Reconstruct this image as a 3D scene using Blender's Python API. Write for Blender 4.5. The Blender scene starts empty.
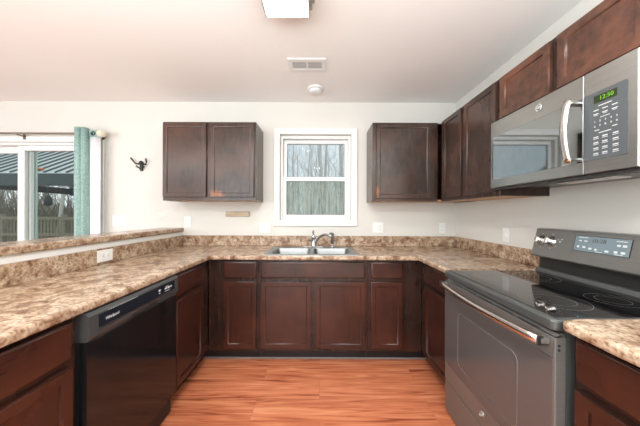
import bpy, bmesh, math, random
from mathutils import Vector, Matrix

# ------------------------------------------------------------------ camera, world, lights, exposure
scene = bpy.context.scene
col = scene.collection
cam_data = bpy.data.cameras.new('camera')
cam_data.sensor_width = 36.0
cam_data.lens = 36.0 * 250.0 / 640.0
cam_data.clip_start = 0.02
cam_data.clip_end = 200
cam = bpy.data.objects.new('camera', cam_data)
col.objects.link(cam)
cam.matrix_world = Matrix.Translation((0, 0, 1.27)) @ Matrix.Rotation(math.radians(90), 4, 'X') @ Matrix.Rotation(math.radians(0.22), 4, 'Z')
scene.camera = cam

world = bpy.data.worlds.new('overcast_sky')
scene.world = world
world.use_nodes = True
wn = world.node_tree.nodes
wl = world.node_tree.links
bg = wn['Background']
w_tc = wn.new('ShaderNodeTexCoord')
w_noise = wn.new('ShaderNodeTexNoise')
w_noise.inputs['Scale'].default_value = 3.0
w_ramp = wn.new('ShaderNodeValToRGB')
w_ramp.color_ramp.elements[0].color = (0.62, 0.76, 0.84, 1)
w_ramp.color_ramp.elements[1].color = (0.95, 0.97, 0.98, 1)
w_ramp.color_ramp.elements[0].position = 0.3
w_ramp.color_ramp.elements[1].position = 0.65
wl.new(w_tc.outputs['Generated'], w_noise.inputs['Vector'])
wl.new(w_noise.outputs['Fac'], w_ramp.inputs['Fac'])
wl.new(w_ramp.outputs['Color'], bg.inputs['Color'])
bg.inputs['Strength'].default_value = 1.0


def area_light(name, loc, rot, sx, sy, power, color=(1, 1, 1)):
    d = bpy.data.lights.new(name, 'AREA')
    d.shape = 'RECTANGLE'
    d.size, d.size_y = sx, sy
    d.energy = power
    d.color = color
    o = bpy.data.objects.new(name, d)
    col.objects.link(o)
    o.location = loc
    o.rotation_euler = rot
    return o


# fill lights added out of view behind and beside the kitchen
area_light('added_overhead_fill', (-3.2, -1.2, 2.40), (0, 0, 0), 1.8, 1.8, 35, (0.97, 0.985, 1.0))  # soft overhead fill added over the unseen living area
area_light('added_left_fill', (-5.45, -1.75, 1.45), (math.radians(90), 0, math.radians(-90)), 2.4, 1.5, 140, (0.97, 0.99, 1.0))  # added light from the left, brightens the range wall
for light_x in (-1.15, -0.1, 0.85):
    area_light('added_highlight_light', (light_x, -0.75, 2.42), (0, 0, 0), 0.32, 0.32, 17, (1.0, 0.985, 0.96))  # small bright lights added so the door beads catch highlights
area_light('added_rear_fill', (-1.6, -3.3, 1.45), (math.radians(90), 0, 0), 4.2, 1.9, 95, (0.96, 0.985, 1.0))  # broad frontal fill added behind the camera, no window modelled
area_light('added_ceiling_uplight', (-0.3, -0.9, 1.45), (math.pi, 0, 0), 2.6, 1.8, 165, (0.95, 0.985, 1.0))  # added upward light that brightens the ceiling

scene.view_settings.view_transform = 'Standard'
scene.view_settings.look = 'None'
scene.view_settings.gamma = 1.0
scene.cycles.use_adaptive_sampling = False
scene.cycles.caustics_reflective = False
scene.cycles.caustics_refractive = False
scene.cycles.sample_clamp_indirect = 2.5
scene.view_settings.exposure = 0.15
scene.view_settings.use_curve_mapping = False

# ------------------------------------------------------------------ materials


def mat(name, color, rough=0.5, metal=0.0, spec=0.5, coat=0.0, emit=None, emit_str=0.0):
    m = bpy.data.materials.new(name)
    m.use_nodes = True
    b = m.node_tree.nodes['Principled BSDF']
    b.inputs['Base Color'].default_value = (*color, 1)
    b.inputs['Roughness'].default_value = rough
    b.inputs['Metallic'].default_value = metal
    b.inputs['Specular IOR Level'].default_value = spec
    b.inputs['Coat Weight'].default_value = coat
    b.inputs['Coat Roughness'].default_value = 0.12
    if emit:
        b.inputs['Emission Color'].default_value = (*emit, 1)
        b.inputs['Emission Strength'].default_value = emit_str
    return m


def nodes_of(m):
    return m.node_tree.nodes, m.node_tree.links, m.node_tree.nodes['Principled BSDF']


def ramp(n, stops):
    r = n.new('ShaderNodeValToRGB')
    cr = r.color_ramp
    while len(cr.elements) < len(stops):
        cr.elements.new(0.5)
    for e, (p, c) in zip(cr.elements, stops):
        e.position = p
        e.color = (*c, 1)
    return r


def noise_mat(name, stops, scale=(1, 1, 1), nscale=5.0, detail=4.0, rough=0.5, bump=0.0, spec=0.5, coat=0.0, world_pos=False, metal=0.0):
    m = mat(name, stops[0][1], rough, metal, spec, coat)
    n, l, b = nodes_of(m)
    mp = n.new('ShaderNodeMapping')
    mp.inputs['Scale'].default_value = scale
    if world_pos:
        g = n.new('ShaderNodeNewGeometry')
        l.new(g.outputs['Position'], mp.inputs['Vector'])
    else:
        t = n.new('ShaderNodeTexCoord')
        l.new(t.outputs['Object'], mp.inputs['Vector'])
    nz = n.new('ShaderNodeTexNoise')
    nz.inputs['Scale'].default_value = nscale
    nz.inputs['Detail'].default_value = detail
    l.new(mp.outputs['Vector'], nz.inputs['Vector'])
    r = ramp(n, stops)
    l.new(nz.outputs['Fac'], r.inputs['Fac'])
    l.new(r.outputs['Color'], b.inputs['Base Color'])
    if bump:
        bp = n.new('ShaderNodeBump')
        bp.inputs['Strength'].default_value = bump
        bp.inputs['Distance'].default_value = 0.002
        l.new(nz.outputs['Fac'], bp.inputs['Height'])
        l.new(bp.outputs['Normal'], b.inputs['Normal'])
    return m


def wood_mat(name, dark, light, red, scale=(14, 14, 1.0), wear=None, rough=0.20, spec=0.5):
    """stained maple: fine grain, blotches of a redder stain, optional rubbed-through spot at a world position"""
    m = mat(name, dark, rough, 0, spec, 0.0)
    n, l, b = nodes_of(m)
    g = n.new('ShaderNodeNewGeometry')
    mp = n.new('ShaderNodeMapping')
    mp.inputs['Scale'].default_value = scale
    l.new(g.outputs['Position'], mp.inputs['Vector'])
    nz = n.new('ShaderNodeTexNoise')
    nz.inputs['Scale'].default_value = 4
    nz.inputs['Detail'].default_value = 5
    l.new(mp.outputs['Vector'], nz.inputs['Vector'])
    r = ramp(n, [(0.3, dark), (0.75, light)])
    l.new(nz.outputs['Fac'], r.inputs['Fac'])
    blot = n.new('ShaderNodeTexNoise')
    blot.inputs['Scale'].default_value = 3.2
    blot.inputs['Detail'].default_value = 3
    l.new(g.outputs['Position'], blot.inputs['Vector'])
    br = ramp(n, [(0.42, (0, 0, 0)), (0.72, (1, 1, 1))])
    l.new(blot.outputs['Fac'], br.inputs['Fac'])
    mx = n.new('ShaderNodeMix')
    mx.data_type = 'RGBA'
    l.new(br.outputs['Color'], mx.inputs['Factor'])
    l.new(r.outputs['Color'], mx.inputs['A'])
    mx.inputs['B'].default_value = (*red, 1)
    out = mx.outputs['Result']
    if wear:
        pos, rad, colr = wear
        sub = n.new('ShaderNodeVectorMath')
        sub.operation = 'SUBTRACT'
        l.new(g.outputs['Position'], sub.inputs[0])
        sub.inputs[1].default_value = pos
        mul = n.new('ShaderNodeVectorMath')
        mul.operation = 'MULTIPLY'
        l.new(sub.outputs[0], mul.inputs[0])
        mul.inputs[1].default_value = (1 / rad[0], 1 / rad[1], 1 / rad[2])
        ln = n.new('ShaderNodeVectorMath')
        ln.operation = 'LENGTH'
        l.new(mul.outputs[0], ln.inputs[0])
        wz = n.new('ShaderNodeTexNoise')
        wz.inputs['Scale'].default_value = 22
        wz.inputs['Detail'].default_value = 4
        l.new(g.outputs['Position'], wz.inputs['Vector'])
        ad = n.new('ShaderNodeMath')
        ad.operation = 'MULTIPLY_ADD'
        l.new(wz.outputs['Fac'], ad.inputs[0])
        ad.inputs[1].default_value = 1.6
        l.new(ln.outputs['Value'], ad.inputs[2])
        wr = ramp(n, [(0.55, (1, 1, 1)), (1.0, (0, 0, 0))])
        dv = n.new('ShaderNodeMath')
        dv.operation = 'MULTIPLY'
        dv.inputs[1].default_value = 0.6
        l.new(ad.outputs[0], dv.inputs[0])
        l.new(dv.outputs[0], wr.inputs['Fac'])
        m2 = n.new('ShaderNodeMix')
        m2.data_type = 'RGBA'
        l.new(wr.outputs['Color'], m2.inputs['Factor'])
        l.new(out, m2.inputs['A'])
        m2.inputs['B'].default_value = (*colr, 1)
        out = m2.outputs['Result']
    l.new(out, b.inputs['Base Color'])
    return m


def granite_mat(name):
    """printed laminate: tan ground, rust brown clouds, dark and cream flecks"""
    m = mat(name, (0.4, 0.25, 0.16), 0.22, 0, 0.45)
    n, l, b = nodes_of(m)
    g = n.new('ShaderNodeNewGeometry')
    big = n.new('ShaderNodeTexNoise')
    big.inputs['Scale'].default_value = 16
    big.inputs['Detail'].default_value = 4
    big.inputs['Distortion'].default_value = 0.8
    l.new(g.outputs['Position'], big.inputs['Vector'])
    r1 = ramp(n, [(0.30, (0.17, 0.092, 0.055)), (0.43, (0.30, 0.195, 0.128)), (0.56, (0.44, 0.335, 0.24)), (0.72, (0.55, 0.45, 0.345))])
    l.new(big.outputs['Fac'], r1.inputs['Fac'])
    fine = n.new('ShaderNodeTexNoise')
    fine.inputs['Scale'].default_value = 90
    fine.inputs['Detail'].default_value = 3
    l.new(g.outputs['Position'], fine.inputs['Vector'])
    r2 = ramp(n, [(0.33, (0.34, 0.24, 0.18)), (0.45, (0.82, 0.77, 0.73)), (0.60, (1.0, 1.0, 1.0)), (0.72, (1.35, 1.35, 1.35))])
    l.new(fine.outputs['Fac'], r2.inputs['Fac'])
    mx = n.new('ShaderNodeMix')
    mx.data_type = 'RGBA'
    mx.blend_type = 'MULTIPLY'
    mx.inputs['Factor'].default_value = 0.85
    l.new(r1.outputs['Color'], mx.inputs['A'])
    l.new(r2.outputs['Color'], mx.inputs['B'])
    l.new(mx.outputs['Result'], b.inputs['Base Color'])
    return m


def floor_mat(name):
    """glossy orange red laminate planks running across the kitchen"""
    m = mat(name, (0.5, 0.15, 0.05), 0.24, 0, 0.42)
    n, l, b = nodes_of(m)
    g = n.new('ShaderNodeNewGeometry')
    br = n.new('ShaderNodeTexBrick')
    br.offset = 0.37
    br.inputs['Scale'].default_value = 1.0
    br.inputs['Mortar Size'].default_value = 0.0007
    br.inputs['Brick Width'].default_value = 1.15
    br.inputs['Row Height'].default_value = 0.19
    br.inputs['Color1'].default_value = (0.0, 0.0, 0.0, 1)
    br.inputs['Color2'].default_value = (1.0, 1.0, 1.0, 1)
    br.inputs['Mortar'].default_value = (0.1, 0.1, 0.1, 1)
    l.new(g.outputs['Position'], br.inputs['Vector'])
    mp = n.new('ShaderNodeMapping')
    mp.inputs['Scale'].default_value = (0.8, 13.0, 1.0)
    l.new(g.outputs['Position'], mp.inputs['Vector'])
    addv = n.new('ShaderNodeVectorMath')
    addv.operation = 'ADD'
    l.new(mp.outputs['Vector'], addv.inputs[0])
    sc = n.new('ShaderNodeVectorMath')
    sc.operation = 'SCALE'
    sc.inputs['Scale'].default_value = 3.0
    l.new(br.outputs['Color'], sc.inputs[0])
    l.new(sc.outputs[0], addv.inputs[1])
    nz = n.new('ShaderNodeTexNoise')
    nz.inputs['Scale'].default_value = 2.1
    nz.inputs['Detail'].default_value = 5
    nz.inputs['Distortion'].default_value = 1.4
    l.new(addv.outputs[0], nz.inputs['Vector'])
    r = ramp(n, [(0.30, (0.22, 0.055, 0.026)), (0.42, (0.43, 0.13, 0.060)), (0.56, (0.54, 0.185, 0.088)), (0.72, (0.64, 0.26, 0.135))])
    l.new(nz.outputs['Fac'], r.inputs['Fac'])
    tone = ramp(n, [(0.0, (0.90, 0.88, 0.86)), (1.0, (1.06, 1.06, 1.06))])
    l.new(br.outputs['Color'], tone.inputs['Fac'])
    mx = n.new('ShaderNodeMix')
    mx.data_type = 'RGBA'
    mx.blend_type = 'MULTIPLY'
    mx.inputs['Factor'].default_value = 1.0
    l.new(r.outputs['Color'], mx.inputs['A'])
    l.new(tone.outputs['Color'], mx.inputs['B'])
    seam = n.new('ShaderNodeMix')
    seam.data_type = 'RGBA'
    l.new(br.outputs['Fac'], seam.inputs['Factor'])
    l.new(mx.outputs['Result'], seam.inputs['A'])
    seam.inputs['B'].default_value = (0.26, 0.075, 0.035, 1)
    l.new(seam.outputs['Result'], b.inputs['Base Color'])
    return m


def glass_mat(name, tint=(1, 1, 1), gloss=0.5, frost=None):
    """thin window glass: transparent with a mirror share that grows at grazing angles; frost adds a film"""
    m = bpy.data.materials.new(name)
    m.use_nodes = True
    n, l = m.node_tree.nodes, m.node_tree.links
    n.clear()
    out = n.new('ShaderNodeOutputMaterial')
    tr = n.new('ShaderNodeBsdfTransparent')
    tr.inputs['Color'].default_value = (*tint, 1)
    gl = n.new('ShaderNodeBsdfGlossy')
    gl.inputs['Roughness'].default_value = 0.02
    lw = n.new('ShaderNodeFresnel')
    geo = n.new('ShaderNodeNewGeometry')
    ior = n.new('ShaderNodeMath')
    ior.operation = 'MULTIPLY_ADD'                       # leaving the sheet: undo the inverted index
    ior.inputs[1].default_value = 1 / 1.45 - 1.45
    ior.inputs[2].default_value = 1.45
    l.new(geo.outputs['Backfacing'], ior.inputs[0])
    l.new(ior.outputs[0], lw.inputs['IOR'])
    mu = n.new('ShaderNodeMath')
    mu.operation = 'MULTIPLY'
    mu.inputs[1].default_value = gloss
    l.new(lw.outputs[0], mu.inputs[0])
    mx = n.new('ShaderNodeMixShader')
    l.new(mu.outputs[0], mx.inputs[0])
    l.new(tr.outputs[0], mx.inputs[1])
    l.new(gl.outputs[0], mx.inputs[2])
    last = mx
    if frost:
        lo, hi, colr = frost
        g = n.new('ShaderNodeNewGeometry')
        mp = n.new('ShaderNodeMapping')
        mp.inputs['Scale'].default_value = (55, 1, 7)
        l.new(g.outputs['Position'], mp.inputs['Vector'])
        nz = n.new('ShaderNodeTexNoise')
        nz.inputs['Scale'].default_value = 1.0
        nz.inputs['Detail'].default_value = 4
        l.new(mp.outputs['Vector'], nz.inputs['Vector'])
        mr = n.new('ShaderNodeMapRange')
        mr.inputs['From Min'].default_value = 0.35
        mr.inputs['From Max'].default_value = 0.65
        mr.inputs['To Min'].default_value = lo
        mr.inputs['To Max'].default_value = hi
        l.new(nz.outputs['Fac'], mr.inputs['Value'])
        df = n.new('ShaderNodeBsdfDiffuse')
        df.inputs['Color'].default_value = (*colr, 1)
        tl = n.new('ShaderNodeBsdfTranslucent')
        tl.inputs['Color'].default_value = (*colr, 1)
        fm = n.new('ShaderNodeMixShader')
        fm.inputs[0].default_value = 0.6
        l.new(df.outputs[0], fm.inputs[1])
        l.new(tl.outputs[0], fm.inputs[2])
        m2 = n.new('ShaderNodeMixShader')
        l.new(mr.outputs[0], m2.inputs[0])
        l.new(mx.outputs[0], m2.inputs[1])
        l.new(fm.outputs[0], m2.inputs[2])
        last = m2
    l.new(last.outputs[0], out.inputs['Surface'])
    return m


ESP_D, ESP_L, ESP_R = (0.027, 0.0092, 0.0065), (0.038, 0.0125, 0.0085), (0.058, 0.0175, 0.0105)
M = {}
M['wood'] = wood_mat('espresso_stained_maple', ESP_D, ESP_L, ESP_R)
M['frame_wood'] = wood_mat('shaded_stain_face_frame', (0.017, 0.0085, 0.0065), (0.026, 0.0125, 0.0092), (0.036, 0.015, 0.0105))  # greyer stain with recess and counter shade put into its dark tone
M['wood_h'] = wood_mat('espresso_maple_cross_grain', ESP_D, ESP_L, ESP_R, scale=(1.5, 1.5, 14))
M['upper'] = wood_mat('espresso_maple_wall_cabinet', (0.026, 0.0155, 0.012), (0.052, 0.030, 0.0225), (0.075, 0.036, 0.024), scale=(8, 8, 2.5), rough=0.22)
M['upper_lit'] = wood_mat('lamp_lit_maple_wall_cabinet', (0.045, 0.020, 0.013), (0.115, 0.048, 0.030), (0.17, 0.066, 0.036), scale=(6, 6, 6), rough=0.24)  # warm lamp light put into a redder, lighter door colour
M['worn_a'] = wood_mat('espresso_maple_worn_corner', (0.026, 0.0155, 0.012), (0.052, 0.030, 0.0225), (0.075, 0.036, 0.024), scale=(8, 8, 2.5), rough=0.22,
                       wear=((-1.00, 2.395, 1.44), (0.11, 1, 0.055), (0.24, 0.085, 0.03)))
M['worn_b'] = wood_mat('espresso_maple_rubbed_corner', (0.026, 0.0155, 0.012), (0.052, 0.030, 0.0225), (0.075, 0.036, 0.024), scale=(8, 8, 2.5), rough=0.22,
                       wear=((0.55, 2.395, 1.47), (0.035, 1, 0.09), (0.22, 0.08, 0.03)))
M['raw_wood'] = noise_mat('unfinished_maple_underside', [(0.3, (0.50, 0.27, 0.12)), (0.7, (0.62, 0.36, 0.17))], (2, 12, 12), 2.0)
M['inside'] = mat('cabinet_interior', (0.35, 0.25, 0.16), 0.6)
M['toe'] = mat('black_toe_kick', (0.008, 0.006, 0.006), 0.45)
M['granite'] = granite_mat('granite_look_laminate')
M['floor'] = floor_mat('orange_laminate_planks')
M['wall'] = noise_mat('greige_wall_paint', [(0.3, (0.635, 0.622, 0.58)), (0.7, (0.655, 0.642, 0.60))], (1, 1, 1), 1.2, rough=0.75, spec=0.2)
M['ceiling'] = noise_mat('white_ceiling_paint', [(0.3, (0.845, 0.84, 0.825)), (0.7, (0.86, 0.855, 0.84))], (1, 1, 1), 1.0, rough=0.9, spec=0.1)
M['white'] = mat('white_trim_paint', (0.75, 0.755, 0.74), 0.4)
M['vinyl'] = mat('white_vinyl', (0.71, 0.72, 0.71), 0.35)
M['plate'] = mat('white_plastic_plate', (0.78, 0.79, 0.78), 0.35)
M['slot'] = mat('outlet_slot', (0.05, 0.05, 0.05), 0.5)
M['gasket'] = mat('grey_glazing_gasket', (0.22, 0.22, 0.23), 0.5)
M['glass'] = glass_mat('window_glass', (0.95, 0.98, 0.97), 0.6)
M['haze'] = glass_mat('painted_haze_window_glass', (0.96, 0.98, 0.98), 0.05, frost=(0.14, 0.26, (0.80, 0.86, 0.88)))  # pale haze before the woods put into the pane as a film
M['frost'] = glass_mat('fogged_window_glass', (0.80, 0.88, 0.86), 0.05, frost=(0.30, 0.72, (0.54, 0.58, 0.54)))
M['steel'] = noise_mat('brushed_stainless', [(0.3, (0.40, 0.40, 0.385)), (0.7, (0.45, 0.45, 0.43))], (60, 2, 60), 3, rough=0.28, metal=1.0)
M['sink'] = mat('satin_stainless_sink', (0.27, 0.28, 0.28), 0.42, 1.0)
M['chrome'] = mat('polished_chrome', (0.55, 0.55, 0.56), 0.12, 1.0)
M['slate'] = noise_mat('slate_grey_steel', [(0.3, (0.165, 0.158, 0.148)), (0.7, (0.185, 0.178, 0.168))], (3, 3, 60), 3, rough=0.30, metal=0.45)
M['slate_dark'] = mat('dark_slate_enamel', (0.075, 0.08, 0.078), 0.30, 0.3)
M['oven_glass'] = mat('smoked_oven_glass', (0.085, 0.078, 0.076), 0.09, 0, 0.7)
M['cooktop'] = mat('black_ceramic_glass', (0.006, 0.006, 0.007), 0.03, 0, 1.0)
M['ring'] = mat('burner_ring_print', (0.25, 0.25, 0.26), 0.3)
M['black'] = mat('black_gloss_enamel', (0.007, 0.007, 0.008), 0.10, 0, 0.5)
M['black_matte'] = mat('black_plastic', (0.012, 0.012, 0.012), 0.5)
M['dw_trim'] = mat('charcoal_satin_plastic', (0.045, 0.045, 0.046), 0.30)
M['dw_panel'] = mat('blue_black_control_glass', (0.008, 0.013, 0.020), 0.10)
M['panel'] = mat('dark_grey_control_panel', (0.075, 0.085, 0.09), 0.25)
M['legend'] = mat('white_printed_legend', (0.58, 0.60, 0.61), 0.5)
M['lcd'] = mat('green_black_display', (0.02, 0.03, 0.008), 0.2)
M['led'] = mat('green_digits', (0.1, 0.3, 0.02), 0.4, emit=(0.22, 0.62, 0.03), emit_str=0.22)
M['range_panel'] = mat('blue_grey_oven_display', (0.16, 0.21, 0.23), 0.12, 0, 0.6)
M['mw_glass'] = mat('mirror_dark_microwave_glass', (0.33, 0.35, 0.355), 0.035, 1.0, 0.5)
M['handle'] = mat('satin_nickel_handle', (0.72, 0.69, 0.65), 0.25, 1.0)
M['lamp_white'] = mat('lamp_diffuser', (0.9, 0.9, 0.9), 0.4, emit=(1, 0.985, 0.96), emit_str=3.0)
M['nickel'] = mat('brushed_nickel', (0.50, 0.47, 0.43), 0.35, 1.0)
M['vent_dark'] = mat('vent_grey_paint', (0.50, 0.50, 0.49), 0.6)
M['iron'] = mat('black_cast_iron', (0.018, 0.020, 0.018), 0.55)
M['teal'] = noise_mat('teal_woven_fabric', [(0.35, (0.20, 0.33, 0.31)), (0.65, (0.33, 0.46, 0.43))], (90, 90, 60), 1.0, rough=0.9, spec=0.1)
M['lining'] = mat('white_curtain_lining', (0.72, 0.72, 0.74), 0.8)
M['rod'] = mat('aged_pewter', (0.20, 0.17, 0.13), 0.4, 0.8)
M['cream'] = mat('cream_resin', (0.72, 0.66, 0.52), 0.5)
M['cleat'] = noise_mat('tan_wood_block', [(0.3, (0.36, 0.28, 0.18)), (0.7, (0.44, 0.35, 0.24))], (3, 10, 10), 3)
M['ground'] = noise_mat('leaf_litter_ground', [(0.3, (0.10, 0.075, 0.045)), (0.6, (0.20, 0.16, 0.10)), (0.8, (0.16, 0.19, 0.09))], (1, 1, 1), 4.0, rough=1.0, world_pos=True)
M['bark'] = noise_mat('grey_bark', [(0.3, (0.32, 0.325, 0.29)), (0.7, (0.50, 0.50, 0.46))], (8, 8, 2), 4.0, rough=0.95)
M['birch'] = noise_mat('pale_bark', [(0.3, (0.55, 0.54, 0.48)), (0.7, (0.72, 0.70, 0.64))], (8, 8, 3), 4.0, rough=0.9)
M['twig'] = noise_mat('twiggy_brush', [(0.3, (0.13, 0.105, 0.065)), (0.7, (0.27, 0.235, 0.16))], (1, 1, 1), 3.0, rough=1.0, world_pos=True)
M['fence'] = noise_mat('weathered_fence_wood', [(0.3, (0.24, 0.21, 0.14)), (0.7, (0.36, 0.32, 0.22))], (4, 4, 4), 3.0, rough=0.95)
M['roof_metal'] = mat('white_metal_roof_panel', (0.66, 0.70, 0.70), 0.4)
M['roof_rib'] = mat('dark_roof_rib', (0.10, 0.12, 0.12), 0.5)
M['gaz_dark'] = mat('dark_green_black_fascia', (0.035, 0.050, 0.048), 0.5)
M['gaz_brown'] = mat('dark_brown_rafter', (0.060, 0.050, 0.038), 0.7)
M['feeder'] = mat('black_feeder', (0.012, 0.012, 0.012), 0.5)
M['orange'] = mat('orange_plastic', (0.75, 0.20, 0.02), 0.5)
M['screen'] = mat('pale_teal_aluminium', (0.42, 0.56, 0.52), 0.4)

# ------------------------------------------------------------------ geometry helpers
X, Y, Z = Vector((1, 0, 0)), Vector((0, 1, 0)), Vector((0, 0, 1))


class Frame:
    """local u (along), v (outward), w (up)"""
    def __init__(self, origin, U, N):
        self.o, self.U, self.N = Vector(origin), Vector(U), Vector(N)

    def p(self, u, v, w):
        return self.o + self.U * u + self.N * v + Z * w


WORLD = Frame((0, 0, 0), X, Y)


def bm_new():
    return bmesh.new()


def box(bm, a, b, F=WORLD, bev=0.0, seg=1):
    """box between local corners a and b of frame F (u, v, w)"""
    vs = []
    for i in range(8):
        u = a[0] if not i & 1 else b[0]
        v = a[1] if not i & 2 else b[1]
        w = a[2] if not i & 4 else b[2]
        vs.append(bm.verts.new(F.p(u, v, w)))
    fs = [bm.faces.new([vs[k] for k in q]) for q in ((0, 1, 3, 2), (4, 6, 7, 5), (0, 4, 5, 1), (2, 3, 7, 6), (0, 2, 6, 4), (1, 5, 7, 3))]
    bmesh.ops.recalc_face_normals(bm, faces=fs)
    if bev:
        es = list({e for f in fs for e in f.edges})
        bmesh.ops.bevel(bm, geom=es, offset=bev, segments=seg, affect='EDGES', profile=0.5)
    return bm


def prism(bm, pts, a, b, F=WORLD):
    """polygon pts of (v, w) swept along u from a to b"""
    r0 = [bm.verts.new(F.p(a, v, w)) for v, w in pts]
    r1 = [bm.verts.new(F.p(b, v, w)) for v, w in pts]
    k = len(pts)
    bm.faces.new(r0)
    bm.faces.new(r1[::-1])
    for i in range(k):
        bm.faces.new((r0[i], r0[(i + 1) % k], r1[(i + 1) % k], r1[i]))
    return bm


def tube(bm, pts, rad, n=8, cap=True):
    pts = [Vector(p) for p in pts]
    rads = rad if isinstance(rad, (list, tuple)) else [rad] * len(pts)
    rings = []
    for i, p in enumerate(pts):
        d = (pts[min(i + 1, len(pts) - 1)] - pts[max(i - 1, 0)])
        d = d.normalized() if d.length > 1e-9 else Z
        ref = Z if abs(d.z) < 0.92 else X
        s = d.cross(ref).normalized()
        t = s.cross(d).normalized()
        rings.append([bm.verts.new(p + (s * math.cos(2 * math.pi * k / n) + t * math.sin(2 * math.pi * k / n)) * rads[i]) for k in range(n)])
    for a, b in zip(rings, rings[1:]):
        for k in range(n):
            f = bm.faces.new((a[k], a[(k + 1) % n], b[(k + 1) % n], b[k]))
            f.smooth = True
    if cap:
        bm.faces.new(rings[0])
        bm.faces.new(rings[-1][::-1])
    return bm


def lathe(bm, c, prof, axis=Z, n=20):
    """profile of (radius, height) turned about axis at c"""
    axis = Vector(axis).normalized()
    ref = Z if abs(axis.z) < 0.9 else X
    s = axis.cross(ref).normalized()
    t = s.cross(axis).normalized()
    c = Vector(c)
    rings = []
    for r, h in prof:
        if r < 1e-6:
            rings.append([bm.verts.new(c + axis * h)])
        else:
            rings.append([bm.verts.new(c + axis * h + (s * math.cos(2 * math.pi * k / n) + t * math.sin(2 * math.pi * k / n)) * r) for k in range(n)])
    for a, b in zip(rings, rings[1:]):
        for k in range(n):
            k2 = (k + 1) % n
            if len(a) == 1 and len(b) == 1:
                continue
            if len(a) == 1:
                f = bm.faces.new((a[0], b[k], b[k2]))
            elif len(b) == 1:
                f = bm.faces.new((a[k], a[k2], b[0]))
            else:
                f = bm.faces.new((a[k], a[k2], b[k2], b[k]))
            f.smooth = True
    if len(rings[0]) > 1:
        bm.faces.new(rings[0])
    if len(rings[-1]) > 1:
        bm.faces.new(rings[-1][::-1])
    return bm


OFFSET = {}


def obj(name, bm, m, parent=None):
    me = bpy.data.meshes.new(name)
    bmesh.ops.recalc_face_normals(bm, faces=bm.faces[:])
    bm.to_mesh(me)
    bm.free()
    o = bpy.data.objects.new(name, me)
    col.objects.link(o)
    me.materials.append(M[m] if isinstance(m, str) else m)
    off = OFFSET.get(parent.name) if parent else None
    if off is None:
        lo = Vector((min(v.co.x for v in me.vertices), min(v.co.y for v in me.vertices), min(v.co.z for v in me.vertices)))
        hi = Vector((max(v.co.x for v in me.vertices), max(v.co.y for v in me.vertices), max(v.co.z for v in me.vertices)))
        off = Vector(((lo.x + hi.x) / 2, (lo.y + hi.y) / 2, lo.z))
        o.location = off
    for v in me.vertices:
        v.co -= off
    if parent:
        o.parent = parent
    OFFSET[o.name] = off
    return o


def tag(o, label, cat, group=None, kind=None):
    o['label'] = label
    o['category'] = cat
    if group:
        o['group'] = group
    if kind:
        o['kind'] = kind
    return o


def thing(name, label, cat, loc, group=None):
    o = bpy.data.objects.new(name, None)
    o.empty_display_size = 0.05
    col.objects.link(o)
    o.location = loc
    OFFSET[o.name] = Vector(loc)
    return tag(o, label, cat, group)


def struct(name, bm, m, label, cat):
    o = obj(name, bm, m)
    o['kind'] = 'structure'
    o['label'] = label
    o['category'] = cat
    return o


def text_bm(s, size, origin, U, W, N, depth=0.0006, align='CENTER', shear=0.0):
    """lettering as a thin raised mesh: U along the line, W up, N outward"""
    cu = bpy.data.curves.new('lettering', 'FONT')
    cu.body = s
    cu.size = size
    cu.extrude = depth
    cu.align_x = align
    cu.align_y = 'CENTER'
    cu.shear = shear
    cu.resolution_u = 3
    o = bpy.data.objects.new('lettering', cu)
    col.objects.link(o)
    bpy.context.view_layer.update()
    me = bpy.data.meshes.new_from_object(o.evaluated_get(bpy.context.evaluated_depsgraph_get()))
    bpy.data.objects.remove(o)
    bpy.data.curves.remove(cu)
    bm = bmesh.new()
    bm.from_mesh(me)
    bpy.data.meshes.remove(me)
    O, U, W, N = Vector(origin), Vector(U), Vector(W), Vector(N)
    for v in bm.verts:
        c = v.co.copy()
        v.co = O + U * c.x + W * c.y + N * c.z
    return bm


def shaker(F, u0, u1, w0, w1, v0=0.002, t=0.020, rail=0.046, bead=0.012, rec=0.010):
    """framed door or drawer front with a bead and a recessed flat panel, standing off the face"""
    u0, u1 = min(u0, u1), max(u0, u1)
    bm = bm_new()
    box(bm, (u0, w0, v0), (u1, w1, v0 + t))            # here x=u, y=w, z=v
    front = max(bm.faces, key=lambda f: f.calc_center_median().z)
    edges = list(front.edges)
    bmesh.ops.bevel(bm, geom=edges, offset=0.0035, segments=3, affect='EDGES', profile=0.5)
    for f in bm.faces:
        f.smooth = len(f.verts) == 4 and f.calc_area() < 0.006 and f.normal.z > 0.05
    front = max((f for f in bm.faces if abs(f.calc_center_median().z - (v0 + t)) < 1e-6), key=lambda f: f.calc_area())
    bmesh.ops.inset_region(bm, faces=[front], thickness=rail - 0.0035, depth=0)
    flat = set(bm.faces)
    ang = [math.radians(q) for q in (0, 18, 36, 54, 72, 90)]
    for a0, a1 in zip(ang, ang[1:]):                     # rounded bead rolling down to the panel
        bmesh.ops.inset_region(bm, faces=[front], thickness=bead * (math.sin(a1) - math.sin(a0)), depth=-rec * (math.cos(a0) - math.cos(a1)))
    for f in bm.faces:
        if f not in flat:
            f.smooth = True
    for v in bm.verts:
        c = v.co.copy()
        v.co = F.p(c.x, c.z, c.y)
    return bm


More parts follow.
